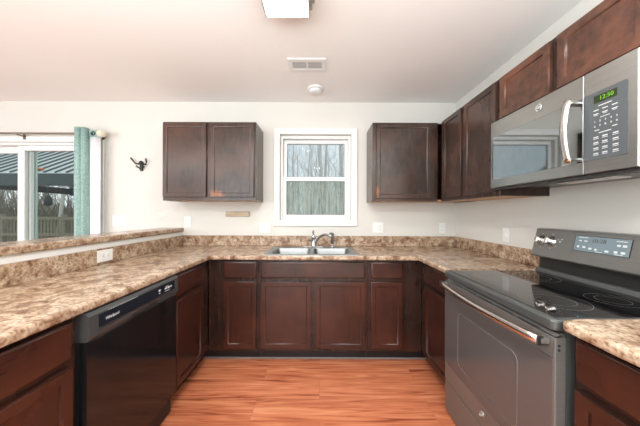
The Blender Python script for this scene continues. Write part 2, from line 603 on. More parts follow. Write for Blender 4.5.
def slab_front(F, u0, u1, w0, w1, v0=0.002, t=0.020):
    """drawer front with a stepped edge"""
    u0, u1 = min(u0, u1), max(u0, u1)
    bm = bm_new()
    box(bm, (u0, w0, v0), (u1, w1, v0 + t * 0.55))
    front = max(bm.faces, key=lambda f: f.calc_center_median().z)
    bmesh.ops.inset_region(bm, faces=[front], thickness=0.002, depth=0)
    flat = set(bm.faces)
    ang = [math.radians(q) for q in (90, 68, 45, 22, 0)]
    for a0, a1 in zip(ang, ang[1:]):
        bmesh.ops.inset_region(bm, faces=[front], thickness=0.014 * (math.sin(a0) - math.sin(a1)), depth=t * 0.45 * (math.cos(a1) - math.cos(a0)))
    for f in bm.faces:
        if f not in flat:
            f.smooth = True
    for v in bm.verts:
        c = v.co.copy()
        v.co = F.p(c.x, c.z, c.y)
    return bm


def cells(bm, us, vs, keep, P0, P1):
    """sheet of rectangular cells (with holes) extruded: P0(u,v), P1(u,v) give the two faces"""
    for P in (P0, P1):
        for i in range(len(us) - 1):
            for j in range(len(vs) - 1):
                if keep(i, j):
                    q = [P(us[i], vs[j]), P(us[i + 1], vs[j]), P(us[i + 1], vs[j + 1]), P(us[i], vs[j + 1])]
                    bm.faces.new([bm.verts.new(p) for p in q])
    K = lambda i, j: 0 <= i < len(us) - 1 and 0 <= j < len(vs) - 1 and keep(i, j)
    for i in range(len(us)):
        for j in range(len(vs) - 1):
            if K(i, j) != K(i - 1, j):
                q = [P0(us[i], vs[j]), P0(us[i], vs[j + 1]), P1(us[i], vs[j + 1]), P1(us[i], vs[j])]
                bm.faces.new([bm.verts.new(p) for p in q])
    for i in range(len(us) - 1):
        for j in range(len(vs)):
            if K(i, j) != K(i, j - 1):
                q = [P0(us[i], vs[j]), P0(us[i + 1], vs[j]), P1(us[i + 1], vs[j]), P1(us[i], vs[j])]
                bm.faces.new([bm.verts.new(p) for p in q])
    bmesh.ops.remove_doubles(bm, verts=bm.verts[:], dist=1e-5)
    bmesh.ops.recalc_face_normals(bm, faces=bm.faces[:])
    return bm


# ------------------------------------------------------------------ the setting
WALL_Y, WALL_X, CEIL = 2.725, 1.478, 2.475
LEFT_X, REAR_Y = -5.6, -3.6
struct('floor', box(bm_new(), (LEFT_X, REAR_Y, -0.10), (WALL_X + 0.12, WALL_Y + 0.14, 0)), 'floor',
       'glossy orange red wood look plank floor', 'floor')
struct('floor', box(bm_new(), (LEFT_X, REAR_Y, 0.0005), (WALL_X - 0.002, -0.50, 0.012)), mat('added_beige_carpet', (0.52, 0.49, 0.45), 0.95, spec=0.1), 'unseen beige carpet added behind the kitchen to soften floor bounce', 'floor')  # unseen pale carpet added to cut the red floor bounce
struct('ceiling', box(bm_new(), (LEFT_X, REAR_Y, CEIL), (WALL_X + 0.12, WALL_Y + 0.14, CEIL + 0.12)), 'ceiling',
       'flat white ceiling over the kitchen', 'ceiling')
# back wall with the door and window openings
DO = (-4.27, -2.41, 2.03)                # sliding door opening: left, right, head
WO = (-0.437, 0.337, 1.193, 2.123)       # window opening
us = [LEFT_X, DO[0], DO[1], WO[0], WO[1], WALL_X + 0.12]
vs = [0.0, WO[2], DO[2], WO[3], CEIL]
keep = lambda i, j: not (i == 1 and j < 2) and not (i == 3 and j in (1, 2))
struct('wall_back', cells(bm_new(), us, vs, keep, lambda u, w: (u, WALL_Y, w), lambda u, w: (u, WALL_Y + 0.14, w)), 'wall',
       'greige painted wall with the sink window and the sliding door', 'wall')
struct('wall_right', box(bm_new(), (WALL_X, REAR_Y, 0), (WALL_X + 0.12, WALL_Y, CEIL)), 'wall',
       'greige painted wall behind the range', 'wall')
struct('wall_peninsula', box(bm_new(), (-1.64, -0.45, 0), (-1.5025, WALL_Y - 0.001, 1.0595)), 'white',
       'white half wall carrying the raised bar ledge', 'wall')
struct('baseboard_back', box(bm_new(), (-2.34, WALL_Y - 0.014, 0), (-1.66, WALL_Y - 0.001, 0.09), bev=0.003), 'white',
       'white baseboard in the dining area', 'baseboard')

# kitchen window
w1 = bpy.data.objects.new('window_1', None)
col.objects.link(w1)
w1.location = (-0.05, WALL_Y, WO[2])
OFFSET['window_1'] = Vector(w1.location)
tag(w1, 'white double hung window with fogged lower pane above the sink', 'window', kind='structure')
bm = bm_new()
cw = 0.065
box(bm, (WO[0] - cw, WALL_Y - 0.020, WO[2] - cw), (WO[0], WALL_Y - 0.001, WO[3] + cw), bev=0.003)
box(bm, (WO[1], WALL_Y - 0.020, WO[2] - cw), (WO[1] + cw, WALL_Y - 0.001, WO[3] + cw), bev=0.003)
box(bm, (WO[0] + 0.0005, WALL_Y - 0.020, WO[3]), (WO[1] - 0.0005, WALL_Y - 0.001, WO[3] + cw), bev=0.003)
box(bm, (WO[0] + 0.0005, WALL_Y - 0.020, WO[2] - cw), (WO[1] - 0.0005, WALL_Y - 0.001, WO[2]), bev=0.003)
obj('casing', bm, 'white', w1)


def rect_frame(bm, x0, x1, z0, z1, t, y0, y1, tb=None, tt=None, bev=0.002):
    tb = tb or t
    tt = tt or t
    box(bm, (x0, y0, z0), (x0 + t, y1, z1), bev=bev)
    box(bm, (x1 - t, y0, z0), (x1, y1, z1), bev=bev)
    box(bm, (x0 + t, y0, z0), (x1 - t, y1, z0 + tb), bev=bev)
    box(bm, (x0 + t, y0, z1 - tt), (x1 - t, y1, z1), bev=bev)
    return bm


obj('window_frame', rect_frame(bm_new(), WO[0] + 0.001, WO[1] - 0.001, WO[2] + 0.001, WO[3] - 0.001, 0.026, WALL_Y + 0.028, WALL_Y + 0.12, tb=0.018, tt=0.035), 'vinyl', w1)
up = obj('upper_sash', rect_frame(bm_new(), WO[0] + 0.028, WO[1] - 0.028, 1.640, WO[3] - 0.038, 0.036, WALL_Y + 0.075, WALL_Y + 0.105, tb=0.03, tt=0.04), 'vinyl', w1)
lo = obj('lower_sash', rect_frame(bm_new(), WO[0] + 0.028, WO[1] - 0.028, WO[2] + 0.020, 1.668, 0.036, WALL_Y + 0.040, WALL_Y + 0.072, tb=0.036, tt=0.045), 'vinyl', w1)
obj('gasket', rect_frame(bm_new(), WO[0] + 0.0635, WO[1] - 0.0635, 1.669, WO[3] - 0.0775, 0.004, WALL_Y + 0.083, WALL_Y + 0.093, bev=0, tt=0.008), 'gasket', up)
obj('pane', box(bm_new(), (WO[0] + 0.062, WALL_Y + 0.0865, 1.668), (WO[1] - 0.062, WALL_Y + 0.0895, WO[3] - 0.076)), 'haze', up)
obj('gasket', rect_frame(bm_new(), WO[0] + 0.0635, WO[1] - 0.0635, WO[2] + 0.0555, 1.6235, 0.004, WALL_Y + 0.050, WALL_Y + 0.060, bev=0), 'gasket', lo)
obj('pane', box(bm_new(), (WO[0] + 0.062, WALL_Y + 0.0535, WO[2] + 0.054), (WO[1] - 0.062, WALL_Y + 0.0565, 1.625)), 'frost', lo)
bm = bm_new()
box(bm, (-0.09, WALL_Y + 0.034, 1.650), (-0.01, WALL_Y + 0.0405, 1.664), bev=0.002)
obj('sash_lock', bm, 'vinyl', lo)

# sliding patio door
d1 = bpy.data.objects.new('door_1', None)
col.objects.link(d1)
d1.location = (-3.34, WALL_Y, 0)
OFFSET['door_1'] = Vector(d1.location)
tag(d1, 'white sliding glass patio door to the back yard', 'door', kind='structure')
bm = bm_new()
box(bm, (DO[1], WALL_Y - 0.018, 0), (DO[1] + 0.062, WALL_Y - 0.001, DO[2] + 0.062), bev=0.003)
box(bm, (DO[0] - 0.062, WALL_Y - 0.018, 0), (DO[0], WALL_Y - 0.001, DO[2] + 0.062), bev=0.003)
box(bm, (DO[0], WALL_Y - 0.018, DO[2]), (DO[1], WALL_Y - 0.001, DO[2] + 0.062), bev=0.003)
obj('casing', bm, 'white', d1)
obj('door_frame', rect_frame(bm_new(), DO[0] + 0.001, DO[1] - 0.001, 0.001, DO[2] - 0.001, 0.035, WALL_Y + 0.005, WALL_Y + 0.125, tb=0.03, tt=0.03), 'vinyl', d1)
fp = obj('fixed_panel', rect_frame(bm_new(), DO[0] + 0.038, -3.235, 0.033, DO[2] - 0.032, 0.075, WALL_Y + 0.070, WALL_Y + 0.105, tb=0.10, tt=0.075), 'vinyl', d1)
obj('pane', box(bm_new(), (DO[0] + 0.111, WALL_Y + 0.086, 0.131), (-3.308, WALL_Y + 0.090, DO[2] - 0.105)), 'glass', fp)
sp = obj('sliding_panel', rect_frame(bm_new(), -3.325, DO[1] - 0.037, 0.033, DO[2] - 0.032, 0.075, WALL_Y + 0.022, WALL_Y + 0.060, tb=0.10, tt=0.055), 'vinyl', d1)
obj('pane', box(bm_new(), (-3.252, WALL_Y + 0.039, 0.131), (DO[1] - 0.110, WALL_Y + 0.043, DO[2] - 0.085)), 'glass', sp)
bm = bm_new()
box(bm, (-3.385, WALL_Y + 0.128, 0.03), (-3.312, WALL_Y + 0.146, DO[2] - 0.04), bev=0.003)
box(bm, (-3.283, WALL_Y + 0.128, 0.03), (-3.240, WALL_Y + 0.146, DO[2] - 0.04), bev=0.003)
box(bm, (-3.312, WALL_Y + 0.128, 0.03), (-3.283, WALL_Y + 0.146, 0.08), bev=0.003)
obj('screen_frame', bm, 'screen', d1)

# shoe moulding along the sink cabinets
struct('trim_1', box(bm_new(), (-1.011, 2.172, 0.0005), (0.931, 2.1835, 0.013), bev=0.003), mat('grey_shoe_paint', (0.20, 0.18, 0.18), 0.4),
       'thin grey shoe moulding under the sink cabinets', 'trim')

# ------------------------------------------------------------------ cabinets
FL = Frame((-0.940, 0, 0), Y, X)          # left run, faces +X
FB = Frame((0, 2.112, 0), X, -Y)          # sink run, faces the camera
FR = Frame((0.860, 0, 0), Y, -X)          # range run, faces -X
UL = Frame((0, 2.417, 0), X, -Y)          # wall cabinets on the back wall
UR = Frame((1.159, 0, 0), Y, -X)          # wall cabinets on the range wall
DZ0, DZ1, WZ0, WZ1 = 0.132, 0.693, 0.722, 0.859


def base_cabinet(label, F, u0, u1, depth, drawers, doors, face=None, group=None, toe=None, fillers=()):
    f0, f1 = face or (u0, u1)
    c = F.p((u0 + u1) / 2, -depth / 2, 0)
    t = thing('base_cabinet', label, 'cabinet', c, group)
    bm = bm_new()
    for a, b in ((u0 + 0.001, u0 + 0.017), (u1 - 0.017, u1 - 0.001)):
        box(bm, (a, -depth, 0.0), (b, -0.080, 0.10), F)
        box(bm, (a, -depth, 0.10), (b, -0.021, 0.875), F)
    box(bm, (u0 + 0.017, -depth, 0.102), (u1 - 0.017, -0.021, 0.118), F)
    box(bm, (u0 + 0.017, -depth, 0.118), (u1 - 0.017, -depth + 0.006, 0.875), F)
    obj('carcass', bm, 'inside', t)
    # face frame: stiles and rails round the openings
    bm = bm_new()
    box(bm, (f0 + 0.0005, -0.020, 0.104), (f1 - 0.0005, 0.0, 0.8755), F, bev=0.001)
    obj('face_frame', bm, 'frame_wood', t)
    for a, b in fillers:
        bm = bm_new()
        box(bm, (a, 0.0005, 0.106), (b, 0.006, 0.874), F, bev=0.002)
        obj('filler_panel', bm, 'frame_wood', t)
    k0, k1 = toe or (u0, u1)
    obj('toe_kick', box(bm_new(), (k0 + 0.0005, -0.079, 0.001), (k1 - 0.0005, -0.072, 0.103), F), 'toe', t)
    for a, b in drawers:
        obj('drawer_front', slab_front(F, a, b, WZ0, WZ1), 'wood_h', t)
    for a, b in doors:
        obj('door', shaker(F, a, b, DZ0, DZ1), 'wood', t)
    return t


base_cabinet('dark stained double door base cabinet under the sink with one wide false drawer', FB, -0.514, 0.405, 0.585, [(-0.494, 0.380)], [(-0.494, -0.071), (-0.036, 0.380)])
base_cabinet('narrow dark base cabinet left of the sink cabinet with wide corner filler', FB, -0.815, -0.515, 0.585, [(-0.804, -0.533)], [(-0.804, -0.533)],
             face=(-0.938, -0.515), toe=(-1.011, -0.515), fillers=[(-0.932, -0.825)])
base_cabinet('narrow dark base cabinet right of the sink cabinet with wide corner filler', FB, 0.406, 0.712, 0.585, [(0.430, 0.694)], [(0.430, 0.694)],
             face=(0.406, 0.858), toe=(0.406, 0.931), fillers=[(0.722, 0.838)])
base_cabinet('dark base cabinet between the dishwasher and the sink corner', FL, 1.592, 2.700, 0.555, [(1.612, 1.978)], [(1.612, 1.978)],
             face=(1.592, 2.110), toe=(1.592, 2.183))
base_cabinet('dark base cabinet left of the dishwasher', FL, 0.050, 0.962, 0.555, [(0.525, 0.934), (0.08, 0.490)], [(0.525, 0.934), (0.08, 0.490)])
base_cabinet('dark base cabinet between the range and the sink corner', FR, 1.612, 2.700, 0.610, [(1.640, 2.005)], [(1.640, 2.005)],
             face=(1.612, 2.110), toe=(1.612, 2.183))
base_cabinet('dark base cabinet under the short counter right of the range', FR, -0.08, 0.843, 0.610, [(0.42, 0.824), (-0.05, 0.385)], [(0.42, 0.824), (-0.05, 0.385)])


def wall_cabinet(label, F, u0, u1, w0, w1, depth, doors, dmats, body='upper', face=None, group=None):
    f0, f1 = face or (u0, u1)
    t = thing('wall_cabinet', label, 'cabinet', F.p((u0 + u1) / 2, -depth / 2, w0), group)
    bm = bm_new()
    for a, b in ((u0 + 0.0005, u0 + 0.016), (u1 - 0.016, u1 - 0.0005)):
        box(bm, (a, -depth, w0), (b, -0.0205, w1), F)
    box(bm, (u0 + 0.016, -depth, w1 - 0.014), (u1 - 0.016, -0.0205, w1), F)
    box(bm, (u0 + 0.016, -depth, w0 + 0.03), (u1 - 0.016, -depth + 0.006, w1 - 0.014), F)
    obj('carcass', bm, body, t)
    obj('bottom_panel', box(bm_new(), (u0 + 0.0165, -depth + 0.0005, w0 + 0.003), (u1 - 0.0165, -0.021, w0 + 0.018), F), 'raw_wood', t)
    obj('face_frame', box(bm_new(), (f0 + 0.0005, -0.020, w0), (f1 - 0.0005, 0, w1), F, bev=0.0012), body, t)
    for (a, b, c, d), dm in zip(doors, dmats):
        obj('door', shaker(F, a, b, c, d), dm, t)
    return t


wall_cabinet('dark two door wall cabinet left of the sink window', UL, -1.520, -0.620, 1.385, 2.146, 0.306,
             [(-1.511, -1.095, 1.420, 2.130), (-1.056, -0.636, 1.420, 2.130)], ['upper', 'worn_a'])
wall_cabinet('dark single door wall cabinet right of the sink window', UL, 0.505, 1.470, 1.385, 2.146, 0.306,
             [(0.540, 1.065, 1.412, 2.130)], ['worn_b'], face=(0.505, 1.136))
wall_cabinet('dark two door wall cabinet between the corner and the microwave', UR, 1.608, 2.392, 1.385, 2.143, 0.317,
             [(2.030, 2.332, 1.412, 2.130), (1.628, 1.988, 1.412, 2.130)], ['upper', 'upper'])
wall_cabinet('short two door wall cabinet above the microwave with lamp lit reddish door colour', UR, 0.850, 1.607, 1.850, 2.143, 0.317,
             [(1.245, 1.588, 1.872, 2.130), (0.868, 1.205, 1.872, 2.130)], ['upper_lit', 'upper_lit'])

# ------------------------------------------------------------------ worktops
CT0, CT1 = 0.8765, 0.914
CX0, CX1, CYF = -0.910, 0.812, 2.070
SK = (-0.445, 0.305, 2.125, 2.565)       # sink cut-out
us = [-1.502, CX0, SK[0], SK[1], CX1, WALL_X - 0.0005]
vs = [-0.45, 1.6085, CYF, SK[2], SK[3], WALL_Y - 0.0005]


def keep_ct(i, j):
    if i == 2 and j == 3:
        return False
    if j >= 2:
        return True
    return i == 0 or (i == 4 and j == 1)


def round_front(bm, test, rad=0.012):
    es = [e for e in bm.edges if test(e.verts[0].co, e.verts[1].co)]
    bmesh.ops.bevel(bm, geom=es, offset=rad, segments=4, affect='EDGES', profile=0.5)


bm = cells(bm_new(), us, vs, keep_ct, lambda u, v: (u, v, CT1), lambda u, v: (u, v, CT0))
on = lambda a, b, k, val: abs(a[k] - val) < 1e-4 and abs(b[k] - val) < 1e-4


def front_edge(a, b):
    if not (on(a, b, 2, CT1) or on(a, b, 2, CT0)):
        return False
    if on(a, b, 0, CX0) and max(a.y, b.y) <= CYF + 1e-4:
        return True
    if on(a, b, 0, CX1) and max(a.y, b.y) <= CYF + 1e-4:
        return True
    return on(a, b, 1, CYF) and min(a.x, b.x) >= CX0 - 1e-4 and max(a.x, b.x) <= CX1 + 1e-4


round_front(bm, front_edge)
ct = obj('countertop', bm, 'granite')
tag(ct, 'brown speckled U shaped worktop holding the sink', 'countertop')
obj('backsplash', box(bm_new(), (-1.4815, WALL_Y - 0.020, CT1), (WALL_X - 0.0205, WALL_Y - 0.0008, 1.022), bev=0.003), 'granite', ct)
obj('backsplash', box(bm_new(), (-1.5015, -0.45, CT1), (-1.482, WALL_Y - 0.0008, 1.022), bev=0.003), 'granite', ct)
obj('backsplash', box(bm_new(), (WALL_X - 0.020, 1.6085, CT1), (WALL_X - 0.0008, WALL_Y - 0.0008, 1.022), bev=0.003), 'granite', ct)

bm = box(bm_new(), (CX1, -0.12, CT0), (WALL_X - 0.0008, 0.8465, CT1))
es = [e for e in bm.edges if on(e.verts[0].co, e.verts[1].co, 0, CX1) and on(e.verts[0].co, e.verts[1].co, 1, 0.8465)]
bmesh.ops.bevel(bm, geom=es, offset=0.022, segments=4, affect='EDGES', profile=0.5)
es = [e for e in bm.edges if abs(e.verts[0].co.z - e.verts[1].co.z) < 1e-5 and max(e.verts[0].co.x, e.verts[1].co.x) < CX1 + 0.03]
bmesh.ops.bevel(bm, geom=es, offset=0.012, segments=4, affect='EDGES', profile=0.5)
c2 = obj('countertop', bm, 'granite')
tag(c2, 'short brown speckled worktop beside the near end of the range', 'countertop')
obj('backsplash', box(bm_new(), (WALL_X - 0.020, -0.12, CT1), (WALL_X - 0.0008, 0.8465, 1.022), bev=0.003), 'granite', c2)

bm = box(bm_new(), (-1.745, -0.45, 1.060), (-1.483, WALL_Y - 0.001, 1.104))
es = [e for e in bm.edges if abs(e.verts[0].co.y - e.verts[1].co.y) > 0.1]
bmesh.ops.bevel(bm, geom=es, offset=0.013, segments=4, affect='EDGES', profile=0.5)
tag(obj('bar_ledge', bm, 'granite'), 'raised brown speckled bar ledge on the white half wall', 'ledge')

# ------------------------------------------------------------------ sink and tap
sk = thing('kitchen_sink', 'stainless steel double bowl sink set in the worktop under the window', 'sink', (-0.07, 2.345, CT1))
us = [-0.475, -0.420, -0.095, -0.055, 0.270, 0.330]
vs = [2.085, 2.135, 2.480, 2.605]
kp = lambda i, j: not (j == 1 and i in (1, 3))
bm = cells(bm_new(), us, vs, kp, lambda u, v: (u, v, CT1 + 0.0065), lambda u, v: (u, v, CT1 + 0.0005))
es = [e for e in bm.edges if abs(e.verts[0].co.z - CT1 - 0.0065) < 1e-5 and abs(e.verts[1].co.z - CT1 - 0.0065) < 1e-5 and len(e.link_faces) == 2
      and abs(e.link_faces[0].normal.dot(e.link_faces[1].normal)) < 0.5]
bmesh.ops.bevel(bm, geom=es, offset=0.004, segments=2, affect='EDGES', profile=0.5)
obj('rim', bm, 'sink', sk)
for a, b in ((-0.420, -0.095), (-0.055, 0.270)):
    y0, y1 = 2.135, 2.480
    bm = bm_new()
    zt, zb = CT1 + 0.0006, CT1 - 0.165
    rings = []
    for k, (ins, z) in enumerate(((0.0, zt), (0.008, zt - 0.03), (0.014, zb + 0.03), (0.024, zb + 0.008), (0.045, zb))):
        rc = 0.035
        ring = []
        for cx, cy, a0 in ((b - ins - rc, y1 - ins - rc, 0), (a + ins + rc, y1 - ins - rc, 90), (a + ins + rc, y0 + ins + rc, 180), (b - ins - rc, y0 + ins + rc, 270)):
            for q in range(5):
                an = math.radians(a0 + q * 22.5)
                ring.append(bm.verts.new((cx + rc * math.cos(an), cy + rc * math.sin(an), z)))
        rings.append(ring)
    for r0, r1 in zip(rings, rings[1:]):
        for k in range(len(r0)):
            f = bm.faces.new((r0[k], r0[(k + 1) % len(r0)], r1[(k + 1) % len(r0)], r1[k]))
            f.smooth = True
    bm.faces.new(rings[-1])
    bowl = obj('bowl', bm, 'sink', sk)
    obj('drain', lathe(bm_new(), ((a + b) / 2, 2.31, zb + 0.0005), [(0.0, 0.001), (0.03, 0.001), (0.042, 0.004), (0.046, 0.0)]), 'chrome', bowl)

tp = thing('kitchen_faucet', 'chrome single lever kitchen tap at the back of the sink', 'faucet', (-0.065, 2.555, CT1 + 0.007))
fx, fy, fz = -0.065, 2.555, CT1 + 0.0075
obj('base_plate', box(bm_new(), (fx - 0.10, fy - 0.024, fz), (fx + 0.10, fy + 0.024, fz + 0.008), bev=0.003, seg=2), 'chrome', tp)
obj('body', lathe(bm_new(), (fx, fy, fz + 0.008), [(0.027, 0), (0.025, 0.012), (0.021, 0.02), (0.020, 0.085), (0.022, 0.092), (0.021, 0.105), (0.012, 0.116), (0.0, 0.118)]), 'chrome', tp)
pts = [(fx + 0.012, fy - 0.006, fz + 0.045)]
for k in range(9):
    s = k / 8
    pts.append((fx + 0.012 + 0.155 * s, fy - 0.006 - 0.12 * s, fz + 0.045 + 0.092 * math.sin(min(1.0, s * 1.12) * math.pi * 0.62) ** 0.9))
obj('spout', tube(bm_new(), pts, [0.016] + [0.014 - 0.0025 * k / 8 for k in range(9)], 10), 'chrome', tp)
e = Vector(pts[-1])
obj('aerator', lathe(bm_new(), e + Vector((0.004, -0.003, 0.010)), [(0.0, 0), (0.013, 0.0), (0.0135, -0.028), (0.010, -0.031), (0.0, -0.031)]), 'chrome', tp)
bm = tube(bm_new(), [(fx, fy, fz + 0.118), (fx - 0.001, fy - 0.012, fz + 0.140), (fx - 0.002, fy - 0.045, fz + 0.165)], [0.009, 0.008, 0.011], 10)
obj('lever', bm, 'chrome', tp)
sy = thing('side_sprayer', 'chrome pull out side sprayer standing right of the tap', 'sprayer', (0.128, 2.555, CT1 + 0.007))
obj('holder', lathe(bm_new(), (0.128, 2.555, fz), [(0.024, 0), (0.022, 0.008), (0.015, 0.016), (0.013, 0.03), (0.0, 0.03)]), 'chrome', sy)
obj('wand', tube(bm_new(), [(0.128, 2.555, fz + 0.028), (0.128, 2.555, fz + 0.085), (0.126, 2.550, fz + 0.108), (0.118, 2.535, fz + 0.130)], [0.012, 0.013, 0.017, 0.018], 12), 'chrome', sy)
obj('spray_head', tube(bm_new(), [(0.128, 2.556, fz + 0.128), (0.108, 2.515, fz + 0.133)], [0.020, 0.021], 12), 'slate_dark', sy)

# ------------------------------------------------------------------ dishwasher
FD = Frame((0, 0, 0), Y, X)
dw = thing('dishwasher', 'black built in dishwasher under the left worktop', 'dishwasher', (-1.2, 1.28, 0))
DY0, DY1, DXF = 0.978, 1.586, -0.910
obj('body', box(bm_new(), (-1.470, DY0 + 0.006, 0.012), (DXF - 0.030, DY1 - 0.006, 0.868)), 'black_matte', dw)
bm = bm_new()
prism(bm, [(DXF - 0.029, 0.125), (DXF - 0.004, 0.125), (DXF, 0.131), (DXF, 0.752), (DXF - 0.004, 0.758), (DXF - 0.029, 0.758)], DY0, DY1, FD)
obj('door', bm, 'black', dw)
bm = bm_new()
prism(bm, [(DXF - 0.045, 0.7595), (DXF + 0.001, 0.7595), (DXF + 0.012, 0.775), (DXF + 0.010, 0.858), (DXF - 0.004, 0.871), (DXF - 0.045, 0.871)], DY0 - 0.003, DY1 + 0.003, FD)
cp = obj('control_panel', bm, 'dw_trim', dw)
pv = lambda z: DXF + 0.012 - 0.002 * (z - 0.775) / 0.083
bm = bm_new()
prism(bm, [(pv(0.800) - 0.002, 0.800), (pv(0.800) + 0.0008, 0.800), (pv(0.852) + 0.0008, 0.852), (pv(0.852) - 0.002, 0.852)], 1.018, 1.548, FD)
obj('control_strip', bm, 'dw_panel', cp)
bm = bm_new()
prism(bm, [(pv(0.797) - 0.002, 0.7975), (pv(0.797) + 0.0012, 0.7975), (pv(0.80) + 0.0012, 0.7998), (pv(0.80) - 0.002, 0.7998)], 1.018, 1.548, FD)
obj('trim_line', bm, 'steel', cp)
# pocket handle
bm = bm_new()
HP0, HP1 = 1.195, 1.400
prism(bm, [(DXF + 0.0085, 0.792), (DXF + 0.0130, 0.794), (DXF + 0.0130, 0.7875), (DXF + 0.0085, 0.781)], HP0, HP1, FD)
obj('handle_lip', bm, 'steel', cp)
obj('handle_pocket', box(bm_new(), (DXF + 0.0100, HP0 + 0.01, 0.7665), (DXF + 0.01235, HP1 - 0.01, 0.7800)), 'black_matte', cp)
obj('wordmark', text_bm('Whirlpool', 0.017, (pv(0.823) + 0.0010, 1.085, 0.823), Y, Z, X, shear=0.1), 'legend', cp)
bm = bm_new()
for k in range(14):
    y = 1.065 + k * 0.0125
    box(bm, (DXF + 0.0100, y, 0.8538), (DXF + 0.0113, y + 0.006, 0.8562))
obj('vent_slots', bm, 'legend', cp)
bm = bm_new()
for y, z, w, h in ((1.395, 0.826, 0.016, 0.010), (1.398, 0.812, 0.010, 0.006), (1.455, 0.835, 0.03, 0.003), (1.450, 0.822, 0.020, 0.009), (1.476, 0.822, 0.020, 0.009), (1.502, 0.822, 0.014, 0.009), (1.450, 0.810, 0.05, 0.003)):
    box(bm, (pv(z) + 0.0004, y, z), (pv(z) + 0.0014, y + w, z + h))
obj('lettering', bm, 'legend', cp)
obj('toe_panel', box(bm_new(), (DXF - 0.085, DY0 + 0.004, 0.005), (DXF - 0.060, DY1 - 0.004, 0.118)), 'black_matte', dw)

# ------------------------------------------------------------------ range
rg = thing('electric_range', 'slate grey freestanding electric range with black glass cooktop', 'range', (1.13, 1.228, 0))
RY0, RY1, RX = 0.852, 1.604, 0.800
RF = Frame((0, 0, 0), Y, X)
obj('body', box(bm_new(), (RX + 0.045, RY0 + 0.004, 0.02), (1.455, RY1 - 0.004, 0.866)), 'slate_dark', rg)
for y in (RY0 + 0.05, RY1 - 0.05):
    for x in (RX + 0.09, 1.40):
        obj('foot', lathe(bm_new(), (x, y, 0.0005), [(0.018, 0), (0.018, 0.02), (0.0, 0.02)], n=10), 'black_matte', rg)
obj('storage_drawer', box(bm_new(), (RX + 0.006, RY0 + 0.002, 0.025), (RX + 0.044, RY1 - 0.002, 0.212), bev=0.004, seg=2), 'slate', rg)
dr = obj('oven_door', box(bm_new(), (RX + 0.004, RY0 + 0.002, 0.219), (RX + 0.044, RY1 - 0.002, 0.846), bev=0.004, seg=2), 'slate', rg)
# dark door glass with a lighter rounded window border
obj('door_glass', box(bm_new(), (RX + 0.0005, RY0 + 0.006, 0.328), (RX + 0.0045, RY1 - 0.006, 0.775), bev=0.001), 'oven_glass', dr)


def rounded_loop(y0, y1, z0, z1, r, x, n=6):
    out = []
    for cy, cz, a0 in ((y1 - r, z1 - r, 0), (y0 + r, z1 - r, 90), (y0 + r, z0 + r, 180), (y1 - r, z0 + r, 270)):
        for q in range(n + 1):
            an = math.radians(a0 + q * 90 / n)
            out.append(Vector((x, cy + r * math.cos(an), cz + r * math.sin(an))))
    return out


lp = rounded_loop(1.012, 1.446, 0.392, 0.700, 0.03, RX + 0.0004)
obj('window_border', tube(bm_new(), lp + [lp[0]], 0.0022, 6, cap=False), 'slate', dr)
# door vent slots on the sloping trim above the glass
bm = bm_new()
prism(bm, [(RX + 0.0035, 0.776), (RX + 0.0005, 0.778), (RX + 0.004, 0.832), (RX + 0.022, 0.857), (RX + 0.040, 0.857), (RX + 0.040, 0.846), (RX + 0.0036, 0.846)], RY0 + 0.004, RY1 - 0.004, RF)
tr = obj('top_trim', bm, 'slate', dr)
for k in range(5):
    y = RY0 + 0.075 + k * 0.125
    bm = bm_new()
    prism(bm, [(RX + 0.0095, 0.8410), (RX + 0.0155, 0.8490), (RX + 0.0165, 0.8480), (RX + 0.0105, 0.8400)], y, y + 0.100, RF)
    obj('vent_slot', bm, 'black_matte', tr)
# bowed bar handle
bm = bm_new()
pts = []
for k in range(17):
    s = k / 16
    pts.append((RX - 0.030 - 0.028 * math.sin(math.pi * s) ** 0.8, RY0 + 0.022 + s * (RY1 - RY0 - 0.044), 0.827))
rings = []
for i, p in enumerate(pts):
    p = Vector(p)
    rings.append([bm.verts.new(p + Vector((0.010 * math.cos(2 * math.pi * q / 10), 0, 0.0155 * math.sin(2 * math.pi * q / 10)))) for q in range(10)])
for a, b in zip(rings, rings[1:]):
    for q in range(10):
        f = bm.faces.new((a[q], a[(q + 1) % 10], b[(q + 1) % 10], b[q]))
        f.smooth = True
bm.faces.new(rings[0])
bm.faces.new(rings[-1][::-1])
hd = obj('handle', bm, 'handle', dr)
for y in (RY0 + 0.030, RY1 - 0.030):
    obj('handle_bracket', box(bm_new(), (RX - 0.030, y - 0.012, 0.816), (RX + 0.0035, y + 0.012, 0.838), bev=0.003), 'slate', dr)
for y in (RY0 + 0.0215, RY1 - 0.0215):
    obj('handle_cap', box(bm_new(), (RX - 0.042, y - 0.003, 0.810), (RX - 0.018, y + 0.003, 0.844), bev=0.002), 'black_matte', dr)


def emblem(parent, c, N, U, r, m):
    """round appliance badge: ring, disc and two curled initials in flowing strokes"""
    c, N, U = Vector(c), Vector(N), Vector(U)
    e = obj('badge', lathe(bm_new(), c, [(r, 0), (r, 0.002), (r * 0.9, 0.003), (0, 0.003)], axis=N, n=24), 'slate', parent)
    ring = [c + N * 0.003 + (U * math.cos(2 * math.pi * k / 24) + Z * math.sin(2 * math.pi * k / 24)) * r * 0.88 for k in range(25)]
    obj('badge_ring', tube(bm_new(), ring, r * 0.09, 6, cap=False), m, parent)
    bm = bm_new()
    for sx in (-1, 1):
        pts = []
        for k in range(15):
            a = math.radians(-60 + k * 24)
            rr = r * (0.34 - 0.012 * k)
            pts.append(c + N * 0.0035 + U * (sx * r * 0.27 + rr * math.cos(a) * 0.9) + Z * (rr * math.sin(a) * 1.25))
        tube(bm, pts, r * 0.065, 5)
    obj('badge_initials', bm, m, parent)


